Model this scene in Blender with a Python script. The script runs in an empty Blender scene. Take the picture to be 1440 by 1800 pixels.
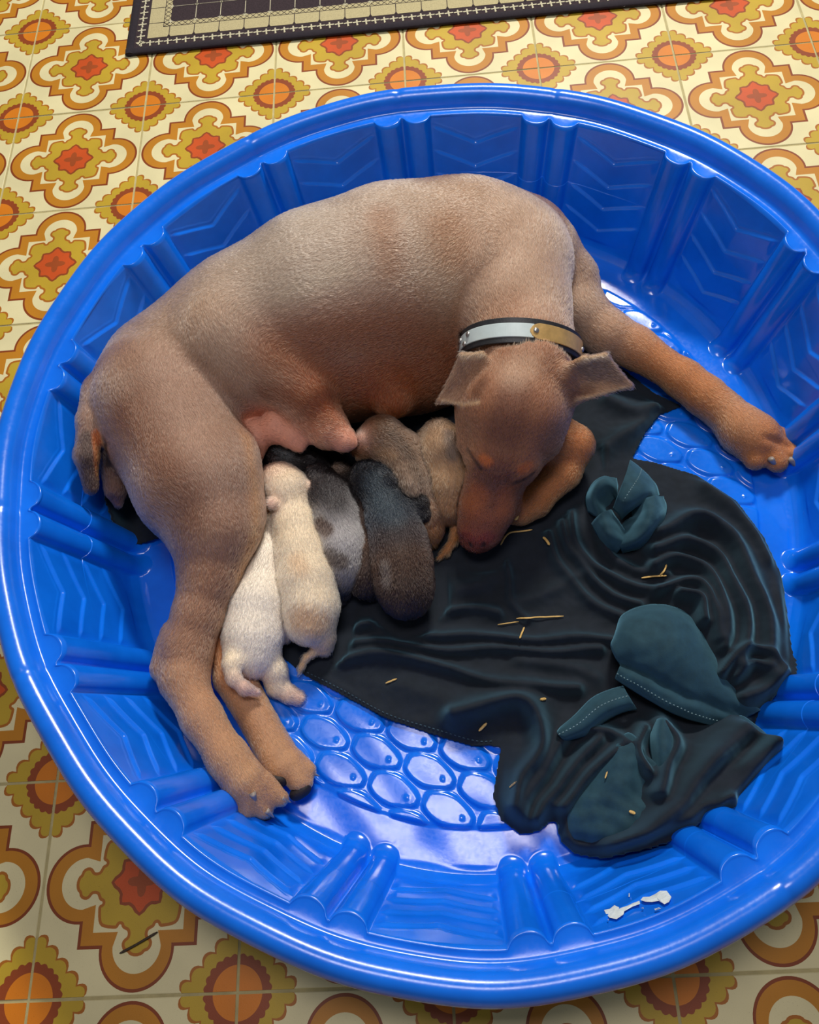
import bpy, bmesh, math, random
import numpy as np
from mathutils import Vector, Matrix

# ------------------------------------------------------------------ camera
sc = bpy.context.scene
COL = sc.collection
CAM = np.array([0.72501067, -1.3157431, 1.03897227])
ROT = (0.440854136, 0.0788684425, -0.0382578705)
FPX = 1535.10374
cam_d = bpy.data.cameras.new('camera')
cam_d.sensor_fit = 'HORIZONTAL'; cam_d.sensor_width = 36.0
cam_d.lens = FPX * 36.0 / 1440.0
cam_d.clip_start = 0.01
cam = bpy.data.objects.new('camera', cam_d); COL.objects.link(cam)
cam.location = CAM; cam.rotation_euler = ROT
sc.camera = cam
_R = np.array(Matrix(cam.rotation_euler.to_matrix()))

def W(px, py, z):
    """world point at height z that the photograph shows at pixel (px, py)"""
    d = _R @ np.array([(px - 720) / FPX, -(py - 900) / FPX, -1.0])
    return CAM + d * ((z - CAM[2]) / d[2])

# ------------------------------------------------------------------ light
world = bpy.data.worlds.new('world'); sc.world = world; world.use_nodes = True
bg = world.node_tree.nodes['Background']
bg.inputs[0].default_value = (1.0, 0.97, 0.95, 1); bg.inputs[1].default_value = 0.115
def area(name, loc, sx, sy, power, col, aim=None):
    d = bpy.data.lights.new(name, 'AREA'); d.shape = 'RECTANGLE'; d.size = sx; d.size_y = sy
    d.energy = power; d.color = col
    o = bpy.data.objects.new(name, d); COL.objects.link(o); o.location = loc
    if aim is not None:
        o.rotation_euler = (Vector(aim) - Vector(loc)).to_track_quat('-Z', 'Y').to_euler()
    return o
area('ceiling_lamp', (0.66, -0.88, 2.4), 0.80, 0.46, 17, (1.0, 0.92, 0.93))
area('second_ceiling_lamp', (1.25, 1.35, 2.4), 0.55, 0.34, 80, (1.0, 0.96, 0.88), (0.75, -0.7, 0))
vs = sc.view_settings
sc.display_settings.display_device = 'sRGB'
vs.view_transform = 'Standard'; vs.look = 'None'; vs.exposure = 0.0; vs.gamma = 1.0
vs.use_curve_mapping = False

# ------------------------------------------------------------------ helpers
def srgb(r, g, b):
    f = lambda c: (c / 12.92) if c <= 0.04045 else ((c + 0.055) / 1.055) ** 2.4
    return (f(r / 255), f(g / 255), f(b / 255))

def tag(o, label=None, cat=None, group=None, kind=None):
    if label: o['label'] = label
    if cat: o['category'] = cat
    if group: o['group'] = group
    if kind: o['kind'] = kind
    return o

def link(name, me, mat=None, parent=None, smooth=False):
    if mat is not None:
        for m in (mat if isinstance(mat, (list, tuple)) else [mat]): me.materials.append(m)
    o = bpy.data.objects.new(name, me); COL.objects.link(o)
    if parent is not None: o.parent = parent
    if smooth: me.polygons.foreach_set('use_smooth', [True] * len(me.polygons))
    return o

def empty(name, loc=(0, 0, 0)):
    o = bpy.data.objects.new(name, None); COL.objects.link(o); o.location = loc
    o.empty_display_size = 0.05
    return o

def mesh(name, v, f):
    me = bpy.data.meshes.new(name)
    v = np.asarray(v, np.float32)
    if isinstance(f, np.ndarray):
        n, k = f.shape
        me.vertices.add(len(v)); me.vertices.foreach_set('co', v.ravel())
        me.loops.add(n * k); me.loops.foreach_set('vertex_index', f.astype(np.int32).ravel())
        me.polygons.add(n); me.polygons.foreach_set('loop_start', np.arange(0, n * k, k, dtype=np.int32))
        me.update(calc_edges=True); me.validate()
    else:
        me.from_pydata([tuple(map(float, p)) for p in v], [], f); me.update()
    return me

def grid_faces(nu, nv, wrap_v=False):
    i = np.arange(nu - 1)[:, None]; j = np.arange(nv if wrap_v else nv - 1)[None, :]
    a = i * nv + j; b = i * nv + (j + 1) % nv; c = (i + 1) * nv + (j + 1) % nv; d = (i + 1) * nv + j
    return np.stack([a, b, c, d], -1).reshape(-1, 4)

def sstep(a, b, x):
    t = np.clip((x - a) / (b - a), 0, 1); return t * t * (3 - 2 * t)

class N:
    """tiny node-tree builder"""
    def __init__(s, name):
        s.m = bpy.data.materials.new(name); s.m.use_nodes = True
        s.t = s.m.node_tree; s.b = s.t.nodes['Principled BSDF']
    def n(s, typ, ins=None, **kw):
        x = s.t.nodes.new(typ)
        for k, v in kw.items(): setattr(x, k, v)
        for k, v in (ins or {}).items():
            if isinstance(v, bpy.types.NodeSocket): s.t.links.new(v, x.inputs[k])
            else: x.inputs[k].default_value = v
        return x
    def set(s, **kw):
        for k, v in kw.items():
            i = s.b.inputs[k.replace('_', ' ')]
            if isinstance(v, bpy.types.NodeSocket): s.t.links.new(v, i)
            else: i.default_value = v
        return s
    def obj(s): return s.n('ShaderNodeTexCoord').outputs['Object']
    def noise(s, vec, scale, detail=4, rough=0.55):
        return s.n('ShaderNodeTexNoise', {'Vector': vec, 'Scale': scale, 'Detail': detail, 'Roughness': rough}).outputs['Fac']
    def ramp(s, fac, stops):
        r = s.n('ShaderNodeValToRGB', {'Fac': fac}); e = r.color_ramp.elements
        while len(e) < len(stops): e.new(0.5)
        for k, (p, c) in enumerate(stops): e[k].position = p; e[k].color = (*c, 1)
        return r.outputs['Color']
    def bump(s, h, strength, dist):
        return s.n('ShaderNodeBump', {'Height': h, 'Strength': strength, 'Distance': dist}).outputs['Normal']

def plain(name, col, rough=0.5, var=0.12, scale=40, bump=0.0, bscale=300, **kw):
    """one colour with a little procedural variation and grain"""
    k = N(name); v = k.obj(); c = np.array(col)
    f = k.noise(v, scale)
    k.set(Base_Color=k.ramp(f, [(0.3, tuple(c * (1 - var))), (0.7, tuple(np.minimum(c * (1 + var), 1)))]), Roughness=rough)
    if bump: k.set(Normal=k.bump(k.noise(v, bscale), 1.0, bump))
    for a, b in kw.items(): k.set(**{a: b})
    return k.m

# ------------------------------------------------------------------ floor of printed tiles
T = 0.2286
floor = link('floor', mesh('floor', [(-2.2, -3.0, -0.0021), (3.6, -3.0, -0.0021), (3.6, 2.2, -0.0021), (-2.2, 2.2, -0.0021)], [(0, 1, 2, 3)]),
             plain('grout', srgb(186, 174, 124), 0.7, 0.15, 60))
tag(floor, 'floor of patterned tiles with beige joints', kind='structure')

def vinyl(name, c, rough=0.42):
    k = N(name); v = k.obj(); c = np.array(srgb(*c))
    n1 = k.noise(v, 9, 3); n2 = k.noise(v, 900, 2, 0.6)
    col = k.ramp(n1, [(0.35, tuple(c * 0.9)), (0.65, tuple(np.minimum(c * 1.07, 1)))])
    sp = k.ramp(n2, [(0.27, (0.35, 0.25, 0.15)), (0.33, (1, 1, 1))])
    mx = k.n('ShaderNodeMix', {'Factor': 0.55, 'A': col, 'B': sp}, data_type='RGBA', blend_type='MULTIPLY')
    # node input lookup by name is ambiguous for the Mix node: wire by index
    k.t.links.new(col, mx.inputs[6]); k.t.links.new(sp, mx.inputs[7])
    k.set(Base_Color=mx.outputs[2], Roughness=rough, Normal=k.bump(n2, 0.25, 0.0003))
    return k.m

MT = {'cream': vinyl('tile_cream', (232, 222, 172)), 'brown': vinyl('tile_brown', (138, 62, 18)),
      'amber': vinyl('tile_amber', (196, 130, 28)), 'rust': vinyl('tile_rust', (176, 104, 24)), 'gold': vinyl('tile_gold', (196, 164, 46)),
      'red': vinyl('tile_red', (206, 84, 28)), 'cross': vinyl('tile_cross', (164, 76, 28)),
      'umber': vinyl('tile_umber', (148, 68, 26)), 'orange': vinyl('tile_orange', (220, 128, 22))}
MK = list(MT)

def sym8(oct_pts):
    """octant polyline from the +y axis to the diagonal -> full closed outline"""
    q = oct_pts + [(y, x) for x, y in reversed(oct_pts) if abs(x - y) > 1e-6]
    out = []
    for k in range(4):
        c, s = math.cos(-k * math.pi / 2), math.sin(-k * math.pi / 2)
        seg = q[:-1] if abs(q[-1][1]) < 1e-6 else q
        out += [(x * c - y * s, x * s + y * c) for x, y in seg]
    return out
def grow(poly, d):
    p = np.array(poly); a = np.roll(p, 1, 0); b = np.roll(p, -1, 0)
    t = b - a; t /= np.linalg.norm(t, axis=1)[:, None] + 1e-9
    n = np.stack([-t[:, 1], t[:, 0]], 1)      # outline runs clockwise: left normal points out
    return [tuple(x) for x in p + n * d]
def chaikin(poly, it=1):
    p = np.array(poly)
    for _ in range(it):
        b = np.roll(p, -1, 0); p = np.stack([p * .75 + b * .25, p * .25 + b * .75], 1).reshape(-1, 2)
    return [tuple(x) for x in p]
def quatrefoil(cy, r, cx, cc, n=14):
    a0 = math.asin(min(1, cx / r)); pts = []
    full = math.pi - a0 if cy > cc else a0
    y_end = cc
    for i in range(n + 1):
        a = (math.pi / 2) * i / n
        pts.append((r * math.sin(a), cy + r * math.cos(a)))
    pts = [p for p in pts if p[1] >= cc] + [(r * math.sin(math.acos(max(-1, min(1, (cc - cy) / r)))), cc)]
    return sym8(pts + [(cc, cc)])

def tile_mesh():
    bm = bmesh.new()
    h = 0.5 - 0.0072
    layers = []
    layers.append(('brown', quatrefoil(0.30, 0.183, 0.18, 0.293)))
    layers.append(('amber', quatrefoil(0.298, 0.170, 0.17, 0.278)))
    layers.append(('cream', quatrefoil(0.287, 0.118, 0.11, 0.222)))
    flake = [(0, .325), (.028, .318), (.036, .306), (.058, .300), (.068, .278), (.062, .262), (.044, .250), (.040, .232), (.046, .214),
             (.062, .206), (.074, .200), (.078, .186), (.092, .180), (.104, .188), (.108, .200), (.122, .200), (.160, .196), (.186, .186)]
    fl = chaikin(sym8(flake), 1)
    layers.append(('rust', grow(fl, 0.008))); layers.append(('gold', grow(fl, -0.0065)))
    st = []
    for k in range(48):
        a = 2 * math.pi * k / 48
        r = 0.123 + 0.014 * math.cos(8 * a) + 0.003 * math.cos(16 * a) + 0.006 * math.cos(4 * a)
        st.append((r * math.sin(a), r * math.cos(a)))
    layers.append(('umber', grow(st, 0.010))); layers.append(('red', grow(st, -0.005)))
    cr = []
    for k in range(32):
        a = 2 * math.pi * k / 32
        r = 0.053 + 0.020 * math.cos(4 * a)
        cr.append((r * math.sin(a), r * math.cos(a)))
    layers.append(('cross', cr))
    # corner medallions, cut by the tile edges
    def diamond(rad, amp, off):
        pts = []; n = 5
        for k in range(n * 6 + 1):
            t = k / (n * 6)                       # from the +y tip to the +x tip
            x, y = rad * t, rad * (1 - t)
            s = abs(math.sin(math.pi * t * n)) ** 0.7 * amp + off
            rd = 0.045 * max(0, 1 - min(t, 1 - t) / 0.16) ** 2
            x, y = x + (s - rd * .25) * .707, y + (s - rd * .25) * .707
            f = 1 - rd * 1.0
            pts.append((max(x * f, 0), max(y * f, 0)))
        return pts
    def scal(r, amp, m):
        return [((r + amp * abs(math.sin(m * a))) * math.sin(a), (r + amp * abs(math.sin(m * a))) * math.cos(a)) for a in [math.pi / 2 * k / 40 for k in range(41)]]
    corner = [('rust', diamond(.283, .030, 0.004)), ('gold', diamond(.283, .027, -0.008)), ('umber', scal(.152, .012, 12)), ('orange', scal(.117, 0, 1))]
    def add(key, pts, z):
        vs_ = [bm.verts.new((x * T, y * T, z)) for x, y in pts]
        f = bm.faces.new(vs_); f.material_index = MK.index(key)
        f.normal_update()
        if f.normal.z < 0: f.normal_flip()
    z0 = 0.0; dz = 0.00006
    for i, (k, p) in enumerate(layers): add(k, p, z0 + dz * (i + 1))
    g = 0.0072
    for sx in (-1, 1):
        for sy in (-1, 1):
            for i, (k, p) in enumerate(corner):
                q = [(max(x, g), max(y, g)) for x, y in p]
                q = [(g, g)] + q
                seen = []
                for c in q:
                    if not seen or abs(c[0] - seen[-1][0]) + abs(c[1] - seen[-1][1]) > 1e-5: seen.append(c)
                add(k, [(sx * (.5 - x), sy * (.5 - y)) for x, y in seen], z0 + dz * (i + 1))
    # body with a small bevelled arris
    b = 0.0035
    lv = [(h, -0.003 / T), (h, -0.0006 / T), (h - b, 0)]
    rings = [[bm.verts.new((sx * a * T, sy * a * T, z * T)) for sx, sy in ((-1, -1), (1, -1), (1, 1), (-1, 1))] for a, z in lv]
    for r0, r1 in zip(rings, rings[1:]):
        for k in range(4): bm.faces.new((r0[k], r0[(k + 1) % 4], r1[(k + 1) % 4], r1[k]))
    bm.faces.new(rings[-1])
    bmesh.ops.triangulate(bm, faces=[f for f in bm.faces if len(f.verts) > 4])
    me = bpy.data.meshes.new('tile'); bm.to_mesh(me); bm.free()
    for k in MK: me.materials.append(MT[k])
    return me
TM = tile_mesh()
rnd = random.Random(4)
for i in range(-3, 10):
    for j in range(-3, 10):
        o = bpy.data.objects.new('tile', TM); COL.objects.link(o); o.parent = floor
        o.location = ((i + .5) * T, -(j + .5) * T, rnd.uniform(-0.0003, 0.0002) - 0.0008)
        o.rotation_euler = (0, 0, rnd.choice((0, 1, 2, 3)) * math.pi / 2 + rnd.uniform(-.002, .002))

# ------------------------------------------------------------------ rug at the far side
def rug_fabric(name, c, dark=0.55):
    k = N(name); v = k.obj(); c = np.array(srgb(*c))
    n = k.noise(v, 420, 3, 0.7)
    k.set(Base_Color=k.ramp(n, [(0.35, tuple(c * dark)), (0.62, tuple(c))]), Roughness=0.95, Normal=k.bump(n, 0.6, 0.001))
    return k.m
def build_rug():
    root = empty('rug', (0.185, 0.134, 0)); LX, LY = 1.5, 0.62
    tag(root, 'cream and charcoal rug with tile and lattice pattern at the far edge', 'rug')
    md = rug_fabric('rug_dark', (58, 44, 50)); mc = rug_fabric('rug_cream', (196, 184, 140), 0.8); mb = plain('rug_binding', srgb(34, 26, 36), 0.9, 0.2, 200, 0.0004, 600)
    mw = rug_fabric('rug_white', (206, 200, 170), 0.85)
    def slab(name, x0, y0, x1, y1, z0, z1, m, nx=40):
        b = 0.002; xs = np.linspace(x0, x1, nx); v = []; 
        prof = [(y0, z0), (y0, z1 - b), (y0 + b, z1), (y1 - b, z1), (y1, z1 - b), (y1, z0)]
        for x in xs:
            for y, z in prof: v.append((x, y, z))
        f = [list(q) for q in grid_faces(nx, 6)] + [[0, 1, 2, 3, 4, 5], [(nx - 1) * 6 + k for k in range(5, -1, -1)]]
        return link(name, mesh(name, v, [tuple(map(int, q)) for q in f]), m, root)
    slab('pile', 0, 0, LX, LY, 0.0002, 0.0062, md)
    z = 0.0065
    def flat(name, rects, m, zz):
        v = []; f = []
        for poly in rects:
            k = len(v); v += [(x, y, zz) for x, y in poly]; f.append(tuple(range(k, k + len(poly))))
        return link(name, mesh(name, v, f), m, root)
    R = lambda x0, y0, x1, y1: [(x0, y0), (x1, y0), (x1, y1), (x0, y1)]
    # raised cream blocks of the border, each a piece
    c0, c1, p = 0.034, 0.062, 0.0463
    def ring(a, b): return [R(a, a, LX - a, b), R(a, LY - b, LX - a, LY - a), R(a, b, b, LY - b), R(LX - b, b, LX - a, LY - b)]
    flat('cream_border', ring(c0, c1 + 0.012), mc, z)
    blk = []
    n = int((LX - 2 * c1) / p)
    for k in range(n + 2):
        x = c1 + 0.012 + p * k
        blk += [[(x - .0007, c0 + .005), (x + .0007, c0 + .005), (x + .0007, c1), (x - .0007, c1)], [(x - .003, c0), (x + .003, c0), (x, c0 + .007)]]
    for k in range(14):
        y = c1 + 0.012 + p * k * 0.92
        if y < LY - c1: blk += [[(c0, y - .0007), (c1, y - .0007), (c1, y + .0007), (c0, y + .0007)]]
    # lattice
    def bar(x0, y0, x1, y1, w):
        d = np.array([x1 - x0, y1 - y0]); d /= np.linalg.norm(d); q = np.array([-d[1], d[0]]) * w
        return [(x0 - q[0], y0 - q[1]), (x1 - q[0], y1 - q[1]), (x1 + q[0], y1 + q[1]), (x0 + q[0], y0 + q[1])]
    l0, l1, s = c1, c1 + .0125, .0115
    for k in range(int((LX - 2 * l0) / s)):
        x = l0 + s * k; blk += [bar(x, l0, x + s, l1, .0005), bar(x, l1, x + s, l0, .0005)]
    for k in range(int((LY - 2 * l0) / s)):
        y = l0 + s * k; blk += [bar(l0, y, l1, y + s, .0005), bar(l1, y, l0, y + s, .0005)]
    blk += [bar(l0, l0, LX - l0, l0, .0006), bar(l0, l0, l0, LY - l0, .0006)]
    flat('dark_lines', blk, md, z + .0002)
    wl = []
    for k in range(1, 31):
        x = l1 + p * k
        if x < LX - l1: wl.append(bar(x, l1, x, LY - l1, .0007))
    for k in range(1, 12):
        y = l1 + p * k * .92
        if y < LY - l1: wl.append(bar(l1, y, LX - l1, y, .0004))
    for k in range(0, 31):
        for m in range(0, 11):
            x, y = l1 + p * k, l1 + p * .92 * m; a, b = .0055, .0016
            wl.append([(x + a, y), (x + b, y + b), (x, y + a), (x - b, y + b), (x - a, y), (x - b, y - b), (x, y - a), (x + b, y - b)])
    for q in range(int((LX - .04) / .0165)):
        x = .024 + .0165 * q
        for (cx, cy) in ((x, .0215), (.0215, x)):
            if cy > LY: continue
            r = .0088
            pts = []
            for t in range(16):
                a = 2 * math.pi * t / 16 + .3
                rr = r * (0.58 + 0.42 * math.cos(4 * (a - .3) + .9)) + .001 * math.sin(3 * a)
                pts.append((cx + rr * math.cos(a), cy + rr * math.sin(a)))
            wl.append(pts)
    flat('white_motifs', wl, mw, z + .0003)
    # rolled dark binding
    pts = [(-.001, .0), (LX, .0), (LX, LY), (-.001, LY)]
    v = []; f = []
    for (x0, y0, x1, y1) in ((-.003, .004, LX, .004), (.004, -.003, .004, LY), (-.003, LY - .004, LX, LY - .004), (LX - .004, 0, LX - .004, LY)):
        k0 = len(v); d = np.array([x1 - x0, y1 - y0]); d /= np.linalg.norm(d); nn = np.array([-d[1], d[0]])
        for e in range(31):
            c = np.array([x0, y0]) + (np.array([x1, y1]) - [x0, y0]) * e / 30
            for a in range(8):
                t = 2 * math.pi * a / 8
                v.append((c[0] + nn[0] * .0085 * math.cos(t), c[1] + nn[1] * .0085 * math.cos(t), .0045 + .0042 * math.sin(t)))
        f += [tuple(int(i) + k0 for i in q) for q in grid_faces(31, 8, True)]
        f += [tuple(range(k0, k0 + 8)), tuple(range(k0 + 247, k0 + 239, -1))]
    link('binding', mesh('binding', v, f), mb, root, True)
    root.rotation_euler[2] = -0.002
build_rug()

# ------------------------------------------------------------------ paddling pool
PC = np.array([0.7335, -0.822]); PH0 = math.radians(5.3)
def pool_dr(th):
    return -0.0077 * np.cos(th) + 0.009 * np.sin(th) - 0.0142 * np.cos(2 * th) - 0.0036 * np.sin(2 * th) - 0.0031 * np.cos(3 * th) + 0.0029 * np.sin(3 * th)
FZ = 0.012
def fish_height(x, y):
    """embossed fish on the pool floor"""
    a = np.array([0.0605, -0.0248]); b = np.array([0.0189, -0.0428]); o = np.array([0.5942, -1.0897])
    inv = np.linalg.inv(np.stack([a, b], 1))
    h = np.zeros_like(x)
    ea = a / np.linalg.norm(a); ang = math.atan2(ea[1], ea[0]) - 0.12
    ca, sa = math.cos(ang), math.sin(ang)
    q = np.stack([x - o[0], y - o[1]], -1) @ inv.T
    base = np.floor(q)
    best = np.full_like(x, -1.0); eye = np.zeros_like(x)
    for du in (0, 1):
        for dv in (0, 1):
            c = o + (base[..., :1] + du) * a + (base[..., 1:] + dv) * b
            dx, dy = x - c[..., 0], y - c[..., 1]
            u = (dx * ca + dy * sa) / 0.0325; v = (-dx * sa + dy * ca) / 0.0203
            w = np.where(u > 0, np.sqrt(np.clip(1 - np.clip(u, 0, 1) ** 1.25, 0, 1)), np.sqrt(np.clip(1 - np.clip(-u, 0, 1) ** 2.6, 0, 1)))
            d = np.minimum((w - np.abs(v)) * 0.0203, (1 - np.abs(u)) * 0.0325)
            best = np.maximum(best, d)
            ex, ey = dx * ca + dy * sa - 0.0165, -dx * sa + dy * ca + 0.0005
            eye = np.maximum(eye, np.exp(-(ex ** 2 + ey ** 2) / (0.0019 ** 2)))
    h = sstep(0.0003, 0.0056, best) * 0.0034 + eye * 0.0014
    return h

def build_pool():
    k = N('blue_plastic'); v = k.obj()
    n = k.noise(v, 18, 3); n2 = k.noise(v, 220, 3, 0.6)
    sepz = k.n('ShaderNodeSeparateXYZ', {0: v}).outputs['Z']
    scuff = k.n('ShaderNodeMapRange', {0: sepz, 1: 0.165, 2: 0.19, 3: 0.0, 4: 0.06}).outputs[0]
    k.set(Base_Color=k.ramp(n, [(0.3, (0.003, 0.150, 0.80)), (0.7, (0.005, 0.195, 0.97))]),
          Roughness=k.n('ShaderNodeMath', {0: k.ramp(n2, [(0.3, (0.12,) * 3), (0.75, (0.22,) * 3)]), 1: scuff}, operation='ADD').outputs[0], IOR=1.5, Specular_IOR_Level=0.55)
    hb = k.n('ShaderNodeMath', {0: n, 1: n2}, operation='ADD').outputs[0]
    k.set(Normal=k.bump(n2, 0.06, 0.0006))
    NT = 1440
    th = np.linspace(0, 2 * math.pi, NT, endpoint=False)
    dth = (th - PH0 + math.pi / 16) % (math.pi / 8) - math.pi / 16          # angle from the nearest rib pair
    pan = (th - PH0) % (math.pi / 8) - math.pi / 16                          # angle from the panel centre
    ribw = math.radians(1.95); rc = math.radians(2.22)
    rib = np.zeros(NT)
    for s in (-1, 1):
        rib = np.maximum(rib, np.sqrt(np.clip(1 - ((dth - s * rc) / ribw) ** 2, 0, 1)))
    fl = np.concatenate([[0.002], np.arange(0.006, 0.398, 0.0019), np.linspace(0.399, 0.430, 12)])
    P = [(r, FZ, 0.0) for r in fl]
    for t in np.linspace(0, 1, 9)[1:]:
        a = t * math.radians(71)
        P.append((0.430 + 0.021 * math.sin(a), FZ + 0.021 * (1 - math.cos(a)), 0.0))
    r0, z0 = P[-1][:2]; r1, z1 = 0.5027, 0.1735
    for s in np.linspace(0, 1, 150)[1:]:
        P.append((r0 + (r1 - r0) * s, z0 + (z1 - z0) * s, s))
    nw0 = len(fl) + 8; nw1 = len(P)
    tail = [(.4872, .1752), (.4885, .1765), (.490, .1770), (.4915, .1763), (.4935, .1758), (.4975, .1757), (.5010, .1762), (.5038, .1780), (.5060, .1815), (.5085, .1860),
            (.5120, .1905), (.5165, .1938), (.5215, .1957), (.5265, .1963), (.5315, .1955), (.5360, .1932), (.5398, .1895), (.5424, .1845), (.5437, .1790),
            (.5440, .1730), (.5436, .1680), (.5450, .1655), (.5452, .1635), (.5438, .1625), (.5400, .1640), (.5370, .1700), (.5330, .1800), (.5250, .1885), (.5160, .1870), (.5085, .1790), (.5060, .1725),
            (.5000, .1700), (.4930, .1690)]
    P += [(0.5035 + (r - 0.4872) * 0.83, z, -1.0) for r, z in tail]
    nt1 = len(P)
    for s in np.linspace(1, 0, 30): P.append((r0 + (r1 - r0) * s + .0035, z0 + (z1 - z0) * s - .001, -2.0))
    P += [(.425, .004, -3.0), (.41, .002, -3.0), (.2, .002, -3.0), (.003, .002, -3.0)]
    P = np.array(P)
    r = P[:, 0][:, None] + np.zeros((1, NT)); z = P[:, 1][:, None] + np.zeros((1, NT)); s = P[:, 2][:, None]
    r_in = P[:, 0][:, None]
    TH = th[None, :] + 0 * r
    # ribs: bulge inward on the wall, run out on the floor, hold up the ledge tabs
    fade = sstep(0.405, 0.440, r_in) * np.where(s >= 0, 1, 0)
    tabf = np.where((s == -1) & (np.arange(len(P))[:, None] < nw1 + 5), 1.0, 0.0)
    outer = np.where(s == -2, 0.55, 0.0)
    taper = 1 - 0.12 * np.clip(s, 0, 1)
    r = r - rib[None, :] * 0.0145 * (fade * taper + tabf * 0.86 + outer)
    # chevrons pressed into the panels: shingle steps that drop to a point in the middle
    ss = np.clip(s, 0, 1)
    q = (ss - np.abs(pan)[None, :] / math.radians(6.6) * 0.155 + 0.075) / 0.2125
    fr = q - np.floor(q)
    saw = np.where(fr < 0.945, fr / 0.945, (1 - fr) / 0.055)
    edge = sstep(math.radians(6.9), math.radians(5.6), np.abs(pan))[None, :]
    vert = sstep(0.0, 0.04, ss) * sstep(1.0, 0.96, ss) * (q < 4.15) * (q > 0)
    r = r - np.where(s > 0, saw * edge * vert * 0.0032, 0)
    # crimps across the rolled rim
    rim = np.where((s == -1) & (np.arange(len(P))[:, None] >= nw1 + 7) & (np.arange(len(P))[:, None] < nw1 + 22), 1.0, 0.0)
    cr = np.exp(-(dth / math.radians(0.5)) ** 2)[None, :] * (np.sin(5 * np.round((th - PH0) / (math.pi / 8)))[None, :] > -.2)
    z = z - rim * cr * 0.0009
    # uneven hand-thin plastic
    r = r + pool_dr(th)[None, :] * sstep(0.25, 0.44, r_in)
    wob = 0.0011 * np.sin(3 * TH + 1.1) + 0.0008 * np.sin(7 * TH + 2.0)
    z = z + np.where(P[:, 1][:, None] > 0.1, wob, 0)
    r = r + np.where(s == -1, 0.0009 * np.sin(11 * TH + .4) + 0.0006 * np.sin(23 * TH), 0)
    x = PC[0] + r * np.cos(TH); y = PC[1] + r * np.sin(TH)
    onfl = (s == 0) & (r_in < 0.431)
    fh = fish_height(x, y) * sstep(0.3925, 0.3895, r_in) * onfl
    wavy = (0.0009 * np.sin(x * 31 + 2 * np.sin(y * 23)) * np.cos(y * 27) + 0.0005 * np.sin(x * 83 + y * 61)) * sstep(0.03, 0.1, r_in) * onfl
    lip = np.where(onfl, 0.0010 * sstep(0.3925, 0.3895, r_in), 0)
    z = z + fh + wavy + lip
    v3 = np.stack([x, y, z], -1).reshape(-1, 3)
    f = grid_faces(len(P), NT, True)
    me = mesh('paddling_pool', v3, f[:, ::1])
    o = link('paddling_pool', me, k.m, None, True)
    tag(o, 'round blue plastic paddling pool with ribbed walls and fish pressed into its floor', 'pool')
    return o
pool = build_pool()

# ------------------------------------------------------------------ where the cloth lies (the animals rest on it)
CLOTH_OUT = [(490, 1150), (535, 1188), (600, 1222), (680, 1265), (760, 1292), (830, 1313), (880, 1312), (872, 1360), (866, 1400), (880, 1442), (915, 1468), (950, 1462), (975, 1440), (985, 1480),
             (1010, 1503), (1060, 1512), (1130, 1497), (1190, 1475), (1225, 1448), (1255, 1440), (1286, 1445), (1292, 1412), (1335, 1365), (1368, 1325), (1348, 1300), (1332, 1280), (1340, 1254), (1396, 1190),
             (1400, 1160), (1398, 1090), (1385, 1000), (1352, 930), (1295, 880), (1225, 835), (1150, 812), (1112, 806), (1135, 762), (1160, 730), (1200, 714), (1150, 690), (1060, 620), (990, 560), (800, 590),
             (600, 660), (400, 700), (255, 830), (208, 892), (222, 966), (300, 938), (400, 930), (470, 1000), (482, 1100)]
def poly_d(x, y, poly, closed=True):
    d = np.full(x.shape, 9.0); cx = np.zeros(x.shape); cy = np.zeros(x.shape)
    m = len(poly); 
    for i in range(m if closed else m - 1):
        a, b = poly[i], poly[(i + 1) % m]; e = b - a; t = np.clip(((x - a[0]) * e[0] + (y - a[1]) * e[1]) / (e @ e + 1e-12), 0, 1)
        qx, qy = a[0] + t * e[0], a[1] + t * e[1]; dd = np.hypot(x - qx, y - qy); k = dd < d
        d = np.where(k, dd, d); cx = np.where(k, qx, cx); cy = np.where(k, qy, cy)
    return d, cx, cy
def inside(x, y, poly):
    c = np.zeros(x.shape, bool); m = len(poly)
    for i in range(m):
        a, b = poly[i], poly[(i + 1) % m]
        k = (a[1] > y) != (b[1] > y)
        with np.errstate(divide='ignore', invalid='ignore'): xi = (b[0] - a[0]) * (y - a[1]) / (b[1] - a[1]) + a[0]
        c ^= k & (x < xi)
    return c
def spline(pts, n=6):
    p = np.array(pts, float); q = np.vstack([2 * p[0] - p[1], p, 2 * p[-1] - p[-2]]); out = []
    for i in range(1, len(q) - 2):
        for t in np.arange(n) / n:
            out.append(.5 * (2 * q[i] + (q[i + 1] - q[i - 1]) * t + (2 * q[i - 1] - 5 * q[i] + 4 * q[i + 1] - q[i + 2]) * t * t + (3 * q[i] - q[i - 1] - 3 * q[i + 1] + q[i + 2]) * t ** 3))
    return np.array(out + [p[-1]])
_out = np.array([W(a, b, .042 if a > 1260 and b > 900 else .020)[:2] for a, b in CLOTH_OUT])
# ------------------------------------------------------------------ soft-bodied creatures: blended distance fields -> one skin
import openvdb
def S(px, py, z):
    """metres per photograph pixel at that point"""
    p = W(px, py, z)
    return abs((np.linalg.inv(_R) @ (p - CAM))[2]) / FPX

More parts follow.
